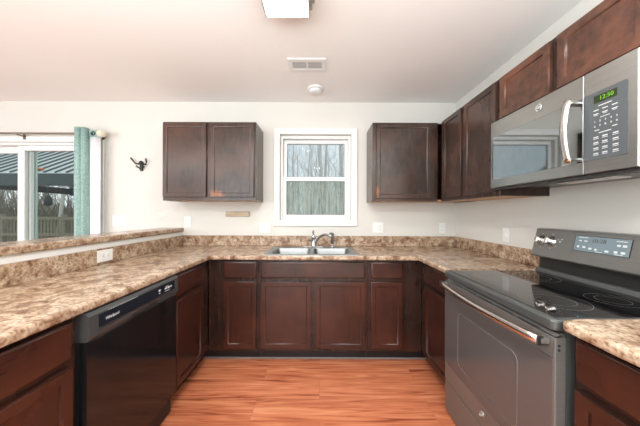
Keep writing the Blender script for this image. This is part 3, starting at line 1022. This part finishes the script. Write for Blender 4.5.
emblem(dr, (RX + 0.0036, 1.235, 0.280), -X, -Y, 0.019, 'handle')
bm = bm_new()
for z in (0.800, 0.815):
    box(bm, (RX + 0.014, RY0 + 0.0005, z), (RX + 0.022, RY0 + 0.003, z + 0.007))
obj('door_side_slots', bm, 'black_matte', dr)
# cooktop
bm = bm_new()
box(bm, (RX - 0.004, RY0 - 0.001, 0.868), (1.412, RY1 + 0.001, 0.908))
es = [e for e in bm.edges if (abs(e.verts[0].co.z - e.verts[1].co.z) > 0.01 and max(e.verts[0].co.x, e.verts[1].co.x) < RX + 0.01)]
bmesh.ops.bevel(bm, geom=es, offset=0.02, segments=4, affect='EDGES', profile=0.5)
es = [e for e in bm.edges if min(e.verts[0].co.z, e.verts[1].co.z) > 0.905 or max(e.verts[0].co.z, e.verts[1].co.z) < 0.870]
bmesh.ops.bevel(bm, geom=es, offset=0.009, segments=3, affect='EDGES', profile=0.5)
ck = obj('cooktop_frame', bm, 'slate_dark', rg)
gl = obj('cooktop_glass', box(bm_new(), (RX + 0.022, RY0 + 0.020, 0.9075), (1.375, RY1 - 0.020, 0.9105), bev=0.001), 'cooktop', rg)
for x, y, r in ((0.975, 1.045, 0.115), (0.975, 1.420, 0.085), (1.225, 1.045, 0.085), (1.225, 1.420, 0.105)):
    bm = bm_new()
    for rr in (r, r * 0.62):
        ring = [(x + rr * math.cos(2 * math.pi * k / 48), y + rr * math.sin(2 * math.pi * k / 48)) for k in range(48)]
        outer = [bm.verts.new((x + (rr + 0.0012) * math.cos(2 * math.pi * k / 48), y + (rr + 0.0012) * math.sin(2 * math.pi * k / 48), 0.9109)) for k in range(48)]
        inner = [bm.verts.new((a, b, 0.9109)) for a, b in ring]
        for k in range(48):
            bm.faces.new((outer[k], outer[(k + 1) % 48], inner[(k + 1) % 48], inner[k]))
    obj('burner_ring', bm, 'ring', gl)
# backguard: recessed black riser, slanted slate console
bm = bm_new()
prism(bm, [(1.378, 0.9085), (1.390, 0.9300), (1.405, 0.9320), (1.405, 0.9085)], RY0, RY1, RF)
obj('rear_ledge', bm, 'slate_dark', rg)
obj('riser', box(bm_new(), (1.406, RY0 + 0.004, 0.900), (1.455, RY1 - 0.004, 1.012)), 'black_matte', rg)
BX0, BZ0, BX1, BZ1 = 1.356, 1.012, 1.393, 1.172
bm = bm_new()
prism(bm, [(BX0, BZ0), (BX1, BZ1), (BX1 + 0.010, BZ1 + 0.006), (1.474, BZ1 + 0.006), (1.474, BZ0 - 0.008), (BX0 + 0.010, BZ0 - 0.008)], RY0, RY1, RF)
es = [e for e in bm.edges if abs(e.verts[0].co.y - e.verts[1].co.y) > 0.5]
bmesh.ops.bevel(bm, geom=es, offset=0.004, segments=2, affect='EDGES', profile=0.5)
bk = obj('backguard', bm, 'slate', rg)
SU = Vector((BX1 - BX0, 0, BZ1 - BZ0)).normalized()      # up the console
SN = Vector((-SU.z, 0, SU.x))                            # outward
bp = lambda y, s, d=0.0: Vector((BX0, y, BZ0)) + SU * s + SN * d


def panel_box(bm, y0, y1, s0, s1, d0, d1):
    vs = [bm.verts.new(bp(y, s, d)) for d in (d0, d1) for s in (s0, s1) for y in (y0, y1)]
    for q in ((0, 1, 3, 2), (4, 6, 7, 5), (0, 4, 5, 1), (2, 3, 7, 6), (0, 2, 6, 4), (1, 5, 7, 3)):
        bm.faces.new([vs[k] for k in q])
    return bm


for y in (1.553, 1.487, 0.969, 0.903):
    c = bp(y, 0.098)
    kb = obj('knob', lathe(bm_new(), c, [(0.030, 0), (0.029, 0.004), (0.023, 0.006), (0.021, 0.030), (0.018, 0.033), (0, 0.033)], axis=SN, n=20), 'handle', bk)
    bm = bm_new()
    panel_box(bm, y - 0.0045, y + 0.0045, 0.078, 0.118, 0.031, 0.040)
    obj('knob_grip', bm, 'handle', kb)
bm = bm_new()
for y in (1.553, 1.487, 0.969, 0.903):
    for a in (-130, -70, 70, 130, 180, 0):
        yy, ss = y - 0.042 * math.sin(math.radians(a)), 0.098 + 0.042 * math.cos(math.radians(a))
        panel_box(bm, yy - 0.0025, yy + 0.0025, ss - 0.002, ss + 0.002, 0.0, 0.0006)
panel_box(bm, 1.432, 1.440, 0.097, 0.103, 0, 0.0006)
panel_box(bm, 1.424, 1.429, 0.112, 0.118, 0, 0.0006)
obj('lettering', bm, 'legend', bk)
dp = obj('display_panel', panel_box(bm_new(), 1.108, 1.352, 0.066, 0.146, -0.001, 0.002), 'range_panel', bk)
bm = bm_new()
for y0, y1, s0, s1 in ((1.106, 1.354, 0.064, 0.066), (1.106, 1.354, 0.146, 0.148), (1.106, 1.108, 0.066, 0.146), (1.352, 1.354, 0.066, 0.146)):
    panel_box(bm, y0, y1, s0, s1, -0.001, 0.0026)
obj('display_bezel', bm, 'black_matte', dp)
obj('clock_digits', text_bm('10:28', 0.030, bp(1.238, 0.124, 0.0024), -Y, SU, SN), 'slate_dark', dp)
bm = bm_new()
for y, s, w, h in ((1.335, 0.138, 0.045, 0.003), (1.330, 0.120, 0.012, 0.006), (1.305, 0.120, 0.014, 0.005), (1.335, 0.088, 0.010, 0.011), (1.308, 0.088, 0.014, 0.009),
                   (1.278, 0.084, 0.014, 0.009), (1.250, 0.082, 0.010, 0.009), (1.205, 0.080, 0.016, 0.009), (1.167, 0.082, 0.014, 0.010), (1.140, 0.082, 0.016, 0.010),
                   (1.160, 0.114, 0.014, 0.009), (1.138, 0.114, 0.016, 0.010), (1.165, 0.134, 0.042, 0.003), (1.165, 0.071, 0.034, 0.003), (1.245, 0.071, 0.03, 0.0025)):
    panel_box(bm, y - w, y, s - h / 2, s + h / 2, 0.002, 0.0026)
obj('lettering', bm, 'legend', dp)

# ------------------------------------------------------------------ microwave
mw = thing('microwave', 'stainless steel over the range microwave with dark window', 'microwave', (1.28, 1.23, 1.43))
MX, MY0, MY1, MZ0, MZ1 = 1.090, 0.857, 1.602, 1.432, 1.845
obj('body', box(bm_new(), (MX + 0.042, MY0 + 0.002, MZ0 + 0.004), (WALL_X - 0.004, MY1 - 0.002, MZ1 - 0.001)), 'slate_dark', mw)
MD = 1.035
md = obj('door', box(bm_new(), (MX + 0.002, MD + 0.001, MZ0), (MX + 0.041, MY1, MZ1), bev=0.004, seg=2), 'steel', mw)
obj('window', box(bm_new(), (MX - 0.0005, MD + 0.002, 1.483), (MX + 0.004, 1.585, 1.749), bev=0.001), 'mw_glass', md)
mc = obj('control_section', box(bm_new(), (MX + 0.002, MY0, MZ0), (MX + 0.041, MD - 0.001, MZ1), bev=0.004, seg=2), 'steel', mw)
bm = box(bm_new(), (MX - 0.0005, 0.886, 1.485), (MX + 0.004, MD - 0.003, 1.752))
es = [e for e in bm.edges if abs(e.verts[0].co.x - e.verts[1].co.x) > 0.001 and e.verts[0].co.y < 0.9]
bmesh.ops.bevel(bm, geom=es, offset=0.008, segments=3, affect='EDGES', profile=0.5)
kp_ = obj('keypad', bm, 'panel', mc)
obj('display', box(bm_new(), (MX - 0.0012, 0.918, 1.707), (MX, 0.996, 1.737)), 'lcd', kp_)
obj('clock_digits', text_bm('12:50', 0.022, (MX - 0.0014, 0.952, 1.722), -Y, Z, -X), 'led', kp_)
bm = bm_new()


def legend(y, z, w, h):
    w, h = w * 0.9, h * 0.7
    box(bm, (MX - 0.0012, y - w / 2, z - h / 2), (MX - 0.0002, y + w / 2, z + h / 2))


legend(0.957, 1.694, 0.050, 0.004)
for z in (1.679, 1.664):
    for y in (0.988, 0.957, 0.925):
        legend(y, z, 0.020, 0.0045)
        if z < 1.67:
            legend(y, z - 0.005, 0.014, 0.002)
legend(0.957, 1.648, 0.036, 0.003)
for y in (0.985, 0.925):
    legend(y, 1.600, 0.018, 0.004)
legend(0.957, 1.588, 0.046, 0.004)
for z in (1.573, 1.552, 1.530, 1.509):
    for y in (0.988, 0.957, 0.922):
        legend(y, z, 0.019, 0.0055)
        legend(y, z - 0.0065, 0.022, 0.0025)
obj('lettering', bm, 'legend', kp_)
for i, ch in enumerate('1234567890'):
    y = 0.992 - (i % 5) * 0.0185
    z = 1.634 if i < 5 else 1.616
    obj('digit', text_bm(ch, 0.010, (MX - 0.0008, y, z), -Y, Z, -X), 'legend', kp_)
# bowed vertical handle
bm = bm_new()
rings = []
for k in range(15):
    s = k / 14
    p = Vector((MX - 0.036 - 0.018 * math.sin(math.pi * s), 1.066, 1.486 + s * 0.268))
    rings.append([bm.verts.new(p + Vector((0.008 * math.cos(2 * math.pi * q / 12), 0.016 * math.sin(2 * math.pi * q / 12), 0))) for q in range(12)])
for a, b in zip(rings, rings[1:]):
    for q in range(12):
        f = bm.faces.new((a[q], a[(q + 1) % 12], b[(q + 1) % 12], b[q]))
        f.smooth = True
bm.faces.new(rings[0])
bm.faces.new(rings[-1][::-1])
obj('handle', bm, 'handle', md)
for z in (1.495, 1.732):
    obj('handle_bracket', box(bm_new(), (MX - 0.036, 1.052, z), (MX + 0.002, 1.080, z + 0.012), bev=0.002), 'steel', md)
emblem(md, (MX + 0.0015, 1.247, 1.800), -X, -Y, 0.018, 'legend')
bm = bm_new()
for k in range(14):
    y = MY0 + 0.06 + k * 0.045
    box(bm, (MX + 0.06, y, MZ0 + 0.0005), (MX + 0.16, y + 0.03, MZ0 + 0.0045))
obj('bottom_vent', bm, 'black_matte', mw)
obj('bottom_lens', box(bm_new(), (MX + 0.20, 1.10, MZ0 + 0.0005), (MX + 0.28, 1.36, MZ0 + 0.0045)), 'plate', mw)
obj('front_grille', box(bm_new(), (MX + 0.012, MY0 + 0.004, MZ0 - 0.012), (MX + 0.05, MY1 - 0.004, MZ0 - 0.0005)), 'black_matte', mw)


# ------------------------------------------------------------------ wall plates
def wall_plate(label, c, U, N, gangs, group=None, horizontal=False):
    """gangs: string of s (rocker/toggle switch) and o (duplex outlet)"""
    c, U, N = Vector(c), Vector(U), Vector(N)
    F = Frame(c, U, N)
    t = thing('switch_plate' if set(gangs) == {'s'} else 'outlet_plate', label, 'switch' if set(gangs) == {'s'} else 'outlet', c, group)
    n = len(gangs)
    w, h = 0.070 + 0.046 * (n - 1), 0.114
    G = F
    if horizontal:
        w, h = 0.122, 0.080

    def B(bm, u0, u1, w0, w1, d0, d1, bev=0):
        if horizontal:
            u0, u1, w0, w1 = w0, w1, u0, u1
        return box(bm, (u0, d0, w0), (u1, d1, w1), G, bev=bev)
    bm = bm_new()
    box(bm, (-w / 2, 0.0008, -h / 2), (w / 2, 0.006, h / 2), F, bev=0.002, seg=2)
    obj('plate', bm, 'plate', t)
    for i, g in enumerate(gangs):
        u = (i - (n - 1) / 2) * 0.046
        if g == 's':
            obj('rocker', B(bm_new(), u - 0.009, u + 0.009, -0.020, 0.020, 0.0058, 0.0105, 0.002), 'plate', t)
        else:
            for s in (-0.019, 0.019):
                r = obj('receptacle', B(bm_new(), u - 0.016, u + 0.016, s - 0.0135, s + 0.0135, 0.0058, 0.0085, 0.003), 'plate', t)
                bm = bm_new()
                for du in (-0.006, 0.006):
                    B(bm, u + du - 0.0012, u + du + 0.0012, s - 0.003, s + 0.006, 0.0084, 0.0089)
                B(bm, u - 0.002, u + 0.002, s - 0.010, s - 0.006, 0.0084, 0.0089)
                obj('slots', bm, 'slot', r)
    return t


yb = WALL_Y
wall_plate('white three gang switch plate beside the patio door', (-2.176, yb, 1.177), X, -Y, 'sss')
wall_plate('white single outlet between the bar ledge end and the left wall cabinet', (-1.440, yb, 1.170), X, -Y, 'o')
wall_plate('white two gang switch and outlet plate left of the sink window', (-0.598, yb, 1.110), X, -Y, 'so')
wall_plate('white two gang outlet plate right of the sink window', (0.632, yb, 1.113), X, -Y, 'so')
wall_plate('white single outlet near the corner under the right wall cabinet', (1.330, yb, 1.110), X, -Y, 'o')
wall_plate('white single switch plate on the range wall', (WALL_X, 1.980, 1.104), -Y, -X, 's')
wall_plate('white sideways outlet on the speckled backsplash above the dishwasher', (-1.482, 1.722, 0.972), Y, X, 'o', horizontal=True)

# ------------------------------------------------------------------ small things on the walls
hk = thing('coat_hook', 'black iron antler shaped hook on the wall beside the door', 'hook', (-1.943, WALL_Y, 1.72))
hx, hy = -1.943, WALL_Y - 0.001
bm = bm_new()
prof = [(0.020, 1.818), (0.025, 1.800), (0.017, 1.775), (0.014, 1.755), (0.018, 1.742), (0.016, 1.722), (0.0, 1.716)]
left = [(hx - r, z) for r, z in prof]
right = [(hx + r, z) for r, z in prof[::-1][1:]]
pts2 = left + right
f0 = [bm.verts.new((x, hy, z)) for x, z in pts2]
f1 = [bm.verts.new((hx + (x - hx) * 0.8, hy - 0.014, z)) for x, z in pts2]
bm.faces.new(f0)
bm.faces.new(f1[::-1])
for k in range(len(pts2)):
    k2 = (k + 1) % len(pts2)
    bm.faces.new((f0[k], f0[k2], f1[k2], f1[k]))
obj('back_plate', bm, 'iron', hk)
obj('prong', tube(bm_new(), [(hx - 0.02, hy - 0.012, 1.795), (hx - 0.055, hy - 0.02, 1.797), (hx - 0.075, hy - 0.022, 1.822), (hx - 0.103, hy - 0.026, 1.858)], [0.009, 0.008, 0.0075, 0.009], 8), 'iron', hk)
obj('prong', tube(bm_new(), [(hx + 0.02, hy - 0.012, 1.795), (hx + 0.056, hy - 0.020, 1.788), (hx + 0.064, hy - 0.022, 1.812), (hx + 0.060, hy - 0.026, 1.852)], [0.009, 0.009, 0.0075, 0.009], 8), 'iron', hk)
obj('prong', tube(bm_new(), [(hx - 0.01, hy - 0.012, 1.745), (hx - 0.03, hy - 0.020, 1.758), (hx - 0.046, hy - 0.024, 1.772)], [0.008, 0.007, 0.008], 8), 'iron', hk)
obj('prong', tube(bm_new(), [(hx + 0.01, hy - 0.012, 1.745), (hx + 0.03, hy - 0.020, 1.755), (hx + 0.042, hy - 0.024, 1.768)], [0.008, 0.007, 0.008], 8), 'iron', hk)
lathe_b = lathe(bm_new(), (hx, hy - 0.012, 1.808), [(0.022, 0), (0.019, 0.010), (0.009, 0.015), (0, 0.016)], axis=-Y, n=14)
obj('boss', lathe_b, 'iron', hk)

bm = box(bm_new(), (-1.022, WALL_Y - 0.024, 1.229), (-0.768, WALL_Y - 0.001, 1.283), bev=0.004, seg=2)
wb = obj('wall_cleat', bm, 'cleat')
tag(wb, 'narrow tan wooden strip on the wall under the left wall cabinet', 'wood strip')

# curtain, rod
rd = thing('curtain_rod', 'thin pewter curtain rod with cream finial above the patio door', 'curtain rod', (-3.4, WALL_Y - 0.09, 2.09))
RYY, RZZ = WALL_Y - 0.090, 2.098
obj('rod', tube(bm_new(), [(-4.40, RYY, RZZ), (-2.335, RYY, RZZ)], 0.010, 10), 'rod', rd)
obj('finial', lathe(bm_new(), (-2.335, RYY, RZZ), [(0.016, 0), (0.036, 0.006), (0.038, 0.045), (0.032, 0.055), (0.018, 0.060), (0, 0.062)], axis=X, n=16), 'cream', rd)
for bx in (-3.20, -2.345):
    bm = bm_new()
    tube(bm, [(bx, WALL_Y - 0.0015, RZZ - 0.012), (bx, RYY, RZZ - 0.0125)], 0.006, 8)
    box(bm, (bx - 0.012, WALL_Y - 0.024, RZZ - 0.045), (bx + 0.012, WALL_Y - 0.019, RZZ + 0.012))
    obj('bracket', bm, 'rod', rd)
cu = thing('curtain', 'teal woven curtain panel gathered at the right of the patio door', 'curtain', (-2.55, WALL_Y - 0.09, 0.02))


def drape(path, z0, z1, th, sub=6):
    """vertical sheet following a smoothed XY path, with thickness"""
    P = [Vector((p[0], p[1], 0)) for p in path]
    line = []
    for i in range(len(P) - 1):
        p0, p1, p2, p3 = P[max(i - 1, 0)], P[i], P[i + 1], P[min(i + 2, len(P) - 1)]
        for k in range(sub):
            t = k / sub
            line.append(0.5 * ((2 * p1) + (p2 - p0) * t + (2 * p0 - 5 * p1 + 4 * p2 - p3) * t * t + (3 * p1 - p0 - 3 * p2 + p3) * t ** 3))
    line.append(P[-1])
    bm = bm_new()
    nz = 7
    A, B = [], []
    for i, p in enumerate(line):
        d = (line[min(i + 1, len(line) - 1)] - line[max(i - 1, 0)]).normalized()
        nrm = Vector((d.y, -d.x, 0))
        ca, cb = [], []
        for k in range(nz):
            z = z0 + (z1 - z0) * k / (nz - 1)
            wob = 0.004 * math.sin(3.1 * z + i * 0.7)
            ca.append(bm.verts.new((p + nrm * (th / 2 + wob)).to_tuple()[:2] + (z,)))
            cb.append(bm.verts.new((p - nrm * (th / 2 - wob)).to_tuple()[:2] + (z,)))
        A.append(ca)
        B.append(cb)
    n = len(line)
    for i in range(n - 1):
        for k in range(nz - 1):
            for S in (A, B):
                f = bm.faces.new((S[i][k], S[i + 1][k], S[i + 1][k + 1], S[i][k + 1]))
                f.smooth = True
        bm.faces.new((A[i][0], A[i + 1][0], B[i + 1][0], B[i][0]))
        bm.faces.new((A[i][-1], A[i + 1][-1], B[i + 1][-1], B[i][-1]))
    for i in (0, n - 1):
        for k in range(nz - 1):
            bm.faces.new((A[i][k], A[i][k + 1], B[i][k + 1], B[i][k]))
    return bm


cy = RYY
obj('panel', drape([(-2.537, cy + 0.050), (-2.550, cy + 0.010), (-2.542, cy - 0.045), (-2.507, cy - 0.062), (-2.482, cy - 0.035), (-2.467, cy - 0.052), (-2.442, cy - 0.050), (-2.430, cy + 0.0)], 0.03, 2.150, 0.006), 'teal', cu)
obj('lining', drape([(-2.427, cy + 0.002), (-2.397, cy - 0.016), (-2.352, cy - 0.014), (-2.314, cy + 0.000)], 0.03, 2.055, 0.005), 'lining', cu)
hb = obj('header', drape([(-2.428, cy - 0.001), (-2.397, cy - 0.017), (-2.352, cy - 0.015), (-2.313, cy - 0.001)], 2.056, 2.130, 0.006), 'teal', cu)
obj('grommet', lathe(bm_new(), (-2.374, cy - 0.021, 2.092), [(0.012, 0), (0.024, 0.0), (0.024, 0.004), (0.012, 0.004), (0.012, 0)], axis=-Y, n=18), 'iron', hb)

# ------------------------------------------------------------------ ceiling things
lt = thing('ceiling_light', 'square flush mount ceiling light with tiered nickel frame', 'ceiling light', (-0.18, 1.24, CEIL - 0.12))
LX0, LX1, LY0, LY1, LZ = -0.306, -0.060, 1.140, 1.396, CEIL - 0.112
area_light('kitchen_lamp', ((LX0 + LX1) / 2, (LY0 + LY1) / 2, LZ - 0.003), (0, 0, 0), LX1 - LX0 - 0.014, LY1 - LY0 - 0.014, 13.5, (1, 0.985, 0.96))
obj('diffuser', box(bm_new(), (LX0 + 0.006, LY0 + 0.006, LZ), (LX1 - 0.006, LY1 - 0.006, LZ + 0.02), bev=0.002), 'lamp_white', lt)
bm = bm_new()
rect = [(0.0, -0.004, 0.030), (0.013, 0.034, 0.062), (0.026, 0.066, 0.1115)]
for k, (ex, z0, z1) in enumerate(rect):
    bm = bm_new()
    a, b, c, d = LX0 - ex * 0.1, LX1 + ex, LY0 - ex * 0.6, LY1 - ex * 0.6
    if k == 0:
        box(bm, (a, c, LZ + z0), (a + 0.006, d, LZ + z1))
        box(bm, (b - 0.006, c, LZ + z0), (b, d, LZ + z1))
        box(bm, (a + 0.006, c, LZ + z0), (b - 0.006, c + 0.006, LZ + z1))
        box(bm, (a + 0.006, d - 0.006, LZ + z0), (b - 0.006, d, LZ + z1))
    else:
        box(bm, (a, c, LZ + z0 - 0.004), (b, d, LZ + z1), bev=0.002)
    obj('frame_tier', bm, 'nickel', lt)

vt = thing('ceiling_vent', 'white two bay air register on the ceiling', 'vent', (-0.10, 2.06, CEIL - 0.01))
VX0, VX1, VY0, VY1 = -0.258, 0.040, 1.945, 2.118
obj('frame', rect_frame(bm_new(), VX0, VX1, CEIL - 0.008, CEIL - 0.0005, 0.03, VY0, VY1) if False else cells(bm_new(), [VX0, VX0 + 0.032, -0.115, -0.100, VX1 - 0.032, VX1], [VY0, VY0 + 0.040, VY1 - 0.040, VY1],
    lambda i, j: not (j == 1 and i in (1, 3)), lambda u, v: (u, v, CEIL - 0.009), lambda u, v: (u, v, CEIL - 0.0008)), 'white', vt)
obj('duct', box(bm_new(), (VX0 + 0.031, VY0 + 0.039, CEIL - 0.0025), (VX1 - 0.031, VY1 - 0.039, CEIL - 0.0008)), 'vent_dark', vt)
for k in range(6):
    y = VY0 + 0.048 + k * 0.019
    bm = bm_new()
    for a, b in ((VX0 + 0.033, -0.116), (-0.099, VX1 - 0.033)):
        prism(bm, [(y, CEIL - 0.008), (y + 0.002, CEIL - 0.0085), (y + 0.010, CEIL - 0.0035), (y + 0.008, CEIL - 0.003)], a, b)
    obj('louver', bm, 'white', vt)
sd = thing('smoke_detector', 'round white smoke detector on the ceiling near the window wall', 'smoke detector', (-0.045, 2.42, CEIL - 0.04))
obj('base', lathe(bm_new(), (-0.045, 2.42, CEIL - 0.0008), [(0.078, 0), (0.078, -0.010), (0.070, -0.014), (0, -0.014)], n=28), 'plate', sd)
obj('cover', lathe(bm_new(), (-0.045, 2.42, CEIL - 0.0150), [(0.064, 0), (0.060, -0.016), (0.045, -0.026), (0, -0.028)], n=28), 'plate', sd)
obj('sensor_slots', lathe(bm_new(), (-0.045, 2.42, CEIL - 0.0165), [(0.0652, 0), (0.0652, -0.006), (0.060, -0.006), (0.060, 0)], n=28), 'vent_dark', sd)

# ------------------------------------------------------------------ the yard beyond the glass
GZ = -0.25
struct('ground', box(bm_new(), (-45, WALL_Y + 0.16, GZ - 0.3), (30, 45, GZ)), 'ground', 'leaf strewn back yard and woodland floor', 'ground')

gz = thing('gazebo', 'hard top gazebo with pale ribbed roof and dark fascia outside the patio door', 'gazebo', (-7.2, 7.8, GZ))
GX0, GX1, GY0, GY1, GE = -9.6, -5.35, 6.0, 9.6, 2.16
ridge_y, ridge_z = (GY0 + GY1) / 2, GE + 0.58 * (GY1 - GY0) / 2
for s, (ya, yb_) in enumerate(((GY0, ridge_y), (GY1, ridge_y))):
    bm = bm_new()
    q0 = [(GX0, ya, GE + 0.02), (GX1, ya, GE + 0.02), (GX1, yb_, ridge_z), (GX0, yb_, ridge_z)]
    a = [bm.verts.new(p) for p in q0]
    b = [bm.verts.new((p[0], p[1], p[2] + 0.03)) for p in q0]
    bm.faces.new(a)
    bm.faces.new(b[::-1])
    for k in range(4):
        bm.faces.new((a[k], a[(k + 1) % 4], b[(k + 1) % 4], b[k]))
    rp = obj('roof_panel', bm, 'roof_metal', gz)
    bm = bm_new()
    x = GX0
    while x < GX1 + 0.01:
        tube(bm, [(x, ya, GE + 0.06), (x, yb_, ridge_z + 0.04)], 0.028, 4)
        x += 0.27
    obj('roof_ribs', bm, 'roof_rib', rp)
bm = bm_new()
box(bm, (GX0, GY0 - 0.03, GE - 0.26), (GX1, GY0 + 0.03, GE + 0.03))
obj('fascia', bm, 'gaz_dark', gz)
bm = bm_new()
box(bm, (GX0, GY1 - 0.03, GE - 0.26), (GX1, GY1 + 0.03, GE + 0.03))
obj('fascia', bm, 'gaz_dark', gz)
for x in (GX0, GX1):
    obj('end_beam', box(bm_new(), (x - 0.05, GY0 + 0.03, GE - 0.22), (x + 0.05, GY1 - 0.03, GE)), 'gaz_brown', gz)
for k in range(8):
    x = GX0 + 0.4 + k * 0.52
    bm = bm_new()
    tube(bm, [(x, GY0 + 0.04, GE - 0.05), (x, ridge_y, ridge_z - 0.06), (x, GY1 - 0.04, GE - 0.05)], 0.04, 4)
    obj('rafter', bm, 'gaz_brown', gz)
for x, y in ((GX0 + 0.1, GY0 + 0.12), (GX1 - 0.1, GY0 + 0.12), (GX0 + 1.6, GY1 - 0.12), (GX1 - 0.1, GY1 - 0.12)):
    obj('post', box(bm_new(), (x - 0.06, y - 0.06, GZ), (x + 0.06, y + 0.06, GE - 0.05)), 'gaz_brown', gz)
fd = thing('hanging_lantern', 'small black lantern hanging from the gazebo fascia', 'lantern', (-6.44, 5.92, 1.42))
lx, ly = -6.44, 5.92
obj('body', lathe(bm_new(), (lx, ly, 1.42), [(0.05, 0), (0.070, 0.015), (0.075, 0.12), (0.060, 0.19), (0.025, 0.24), (0, 0.25)], n=12), 'feeder', fd)
bm = tube(bm_new(), [(lx, ly, 1.64), (lx, ly, 1.92), (lx, ly + 0.05, 1.93)], 0.008, 6)
obj('hook_wire', bm, 'feeder', fd)
og = tag(obj('roof_cap', lathe(bm_new(), (-6.90, 6.12, GE + 0.145), [(0.11, 0), (0.095, 0.03), (0.05, 0.05), (0, 0.055)], n=12), 'orange'), 'small orange cap on the pale gazebo roof edge', 'cap')

fn = thing('yard_fence', 'weathered wooden rail fence behind the gazebo', 'fence', (-13.0, 11.0, GZ))
FY = 11.0
k = 0
x = -19.4
while x < -8.0:
    obj('post', box(bm_new(), (x - 0.07, FY - 0.07, GZ), (x + 0.07, FY + 0.07, 1.16)), 'fence', fn)
    x += 2.72
for z in (0.22, 0.93):
    obj('rail', box(bm_new(), (-19.4, FY - 0.10, z), (-8.6, FY - 0.072, z + 0.13)), 'fence', fn)
bm = bm_new()
rnd = random.Random(4)
x = -19.3
while x < -8.7:
    box(bm, (x, FY + 0.072, GZ + 0.03), (x + 0.085, FY + 0.09, 0.98 + rnd.uniform(-0.02, 0.02)))
    x += 0.15
obj('pickets', bm, 'fence', fn)

# woods: a handful of bare trees, copied
rnd = random.Random(11)


def tree_meshes(seed):
    r = random.Random(seed)
    H = r.uniform(9.5, 13)
    tr = bm_new()
    lean = Vector((r.uniform(-0.06, 0.06), r.uniform(-0.06, 0.06), 0))
    pts, rad = [], []
    r0 = r.uniform(0.09, 0.21)
    for k in range(9):
        s = k / 8
        pts.append(Vector((0, 0, H * s)) + lean * H * s + Vector((r.uniform(-0.05, 0.05), r.uniform(-0.05, 0.05), 0)) * (1 if k else 0))
        rad.append(r0 * (1 - s) ** 0.8 + 0.012)
    tube(tr, pts, rad, 7)
    br = bm_new()
    for b in range(18):
        s = r.uniform(0.16, 0.97)
        k = min(int(s * 8), 7)
        p = pts[k].lerp(pts[k + 1], s * 8 - k)
        a = r.uniform(0, 2 * math.pi)
        L = (1 - s) * 3.2 + 0.8
        d = Vector((math.cos(a), math.sin(a), r.uniform(0.5, 1.5))).normalized()
        q = [p]
        for j in range(3):
            d = (d + Vector((r.uniform(-.25, .25), r.uniform(-.25, .25), r.uniform(-.05, .3)))).normalized()
            q.append(q[-1] + d * L / 3)
        rb = 0.014 + 0.024 * (1 - s)
        tube(br, q, [rb, rb * 0.75, rb * 0.5, rb * 0.25], 4, cap=False)
        for j in range(4):
            m = r.randint(1, 3)
            d2 = (d + Vector((r.uniform(-1, 1), r.uniform(-1, 1), r.uniform(-.2, .9)))).normalized()
            tube(br, [q[m], q[m] + d2 * L * 0.22, q[m] + (d2 + Vector((0, 0, 0.3))) * L * 0.45], [rb * 0.45, rb * 0.3, rb * 0.15], 3, cap=False)
    return tr, br


protos = []


def plant_tree(x, y, sc, rz, k):
    if k >= len(protos):
        tr, br = tree_meshes(100 + k)
        root = thing('tree', 'bare grey tree in the woods behind the house', 'tree', (0, 0, 0), 'bare trees in the woods')
        obj('trunk', tr, 'bark', root)
        obj('bare_branches', br, 'bark', root)
        protos.append(root)
    else:
        src = protos[k]
        root = src.copy()
        col.objects.link(root)
        for ch in src.children:
            c = ch.copy()
            c.parent = root
            col.objects.link(c)
    root.location = (x, y, GZ - 0.02)
    root.rotation_euler = (0, 0, rz)
    root.scale = (sc, sc, sc)
    return root


NT = 6
i = 0
for n, (xa, xb, ya, yb_) in ((18, (-0.19, 0.15, 17, 34)), (16, (-1.38, -0.90, 14.5, 32))):
    for q in range(n):
        y = ya + (yb_ - ya) * ((q + rnd.random()) / n) ** 0.8
        x = y * rnd.uniform(xa, xb) 
        plant_tree(x, y, rnd.uniform(0.75, 1.15), rnd.uniform(0, 6.28), i if i < NT else rnd.randrange(NT))
        i += 1
bt = obj('birch_tree', tube(bm_new(), [(-12.95, 12.3, GZ), (-12.78, 12.3, 1.0), (-12.60, 12.3, 2.4), (-12.50, 12.3, 4.2), (-12.35, 12.3, 6.0)], [0.085, 0.075, 0.065, 0.05, 0.02], 8), 'birch')
tag(bt, 'slender pale leaning trunk behind the yard fence', 'tree')

bm = bm_new()
for n, (xa, xb, ya, yb_), hmax in ((500, (-0.20, 0.16, 16, 29), 2.0), (2000, (-1.42, -0.86, 12.5, 26), 3.4)):
    for q in range(n):
        y = rnd.uniform(ya, yb_)
        x = y * rnd.uniform(xa, xb)
        h = rnd.uniform(0.4, hmax) * rnd.uniform(0.5, 1.0)
        dx, dy = rnd.uniform(-0.5, 0.5) * h, rnd.uniform(-0.4, 0.4) * h
        z0 = GZ + rnd.uniform(0, 0.8)
        tube(bm, [(x, y, z0), (x + dx * 0.6, y + dy * 0.5, z0 + h * 0.6), (x + dx, y + dy, z0 + h)], [0.026, 0.018, 0.006], 3, cap=False)
ub = obj('undergrowth', bm, 'twig')
tag(ub, 'tangle of brown leafless brush between the trees', 'undergrowth', kind='stuff')
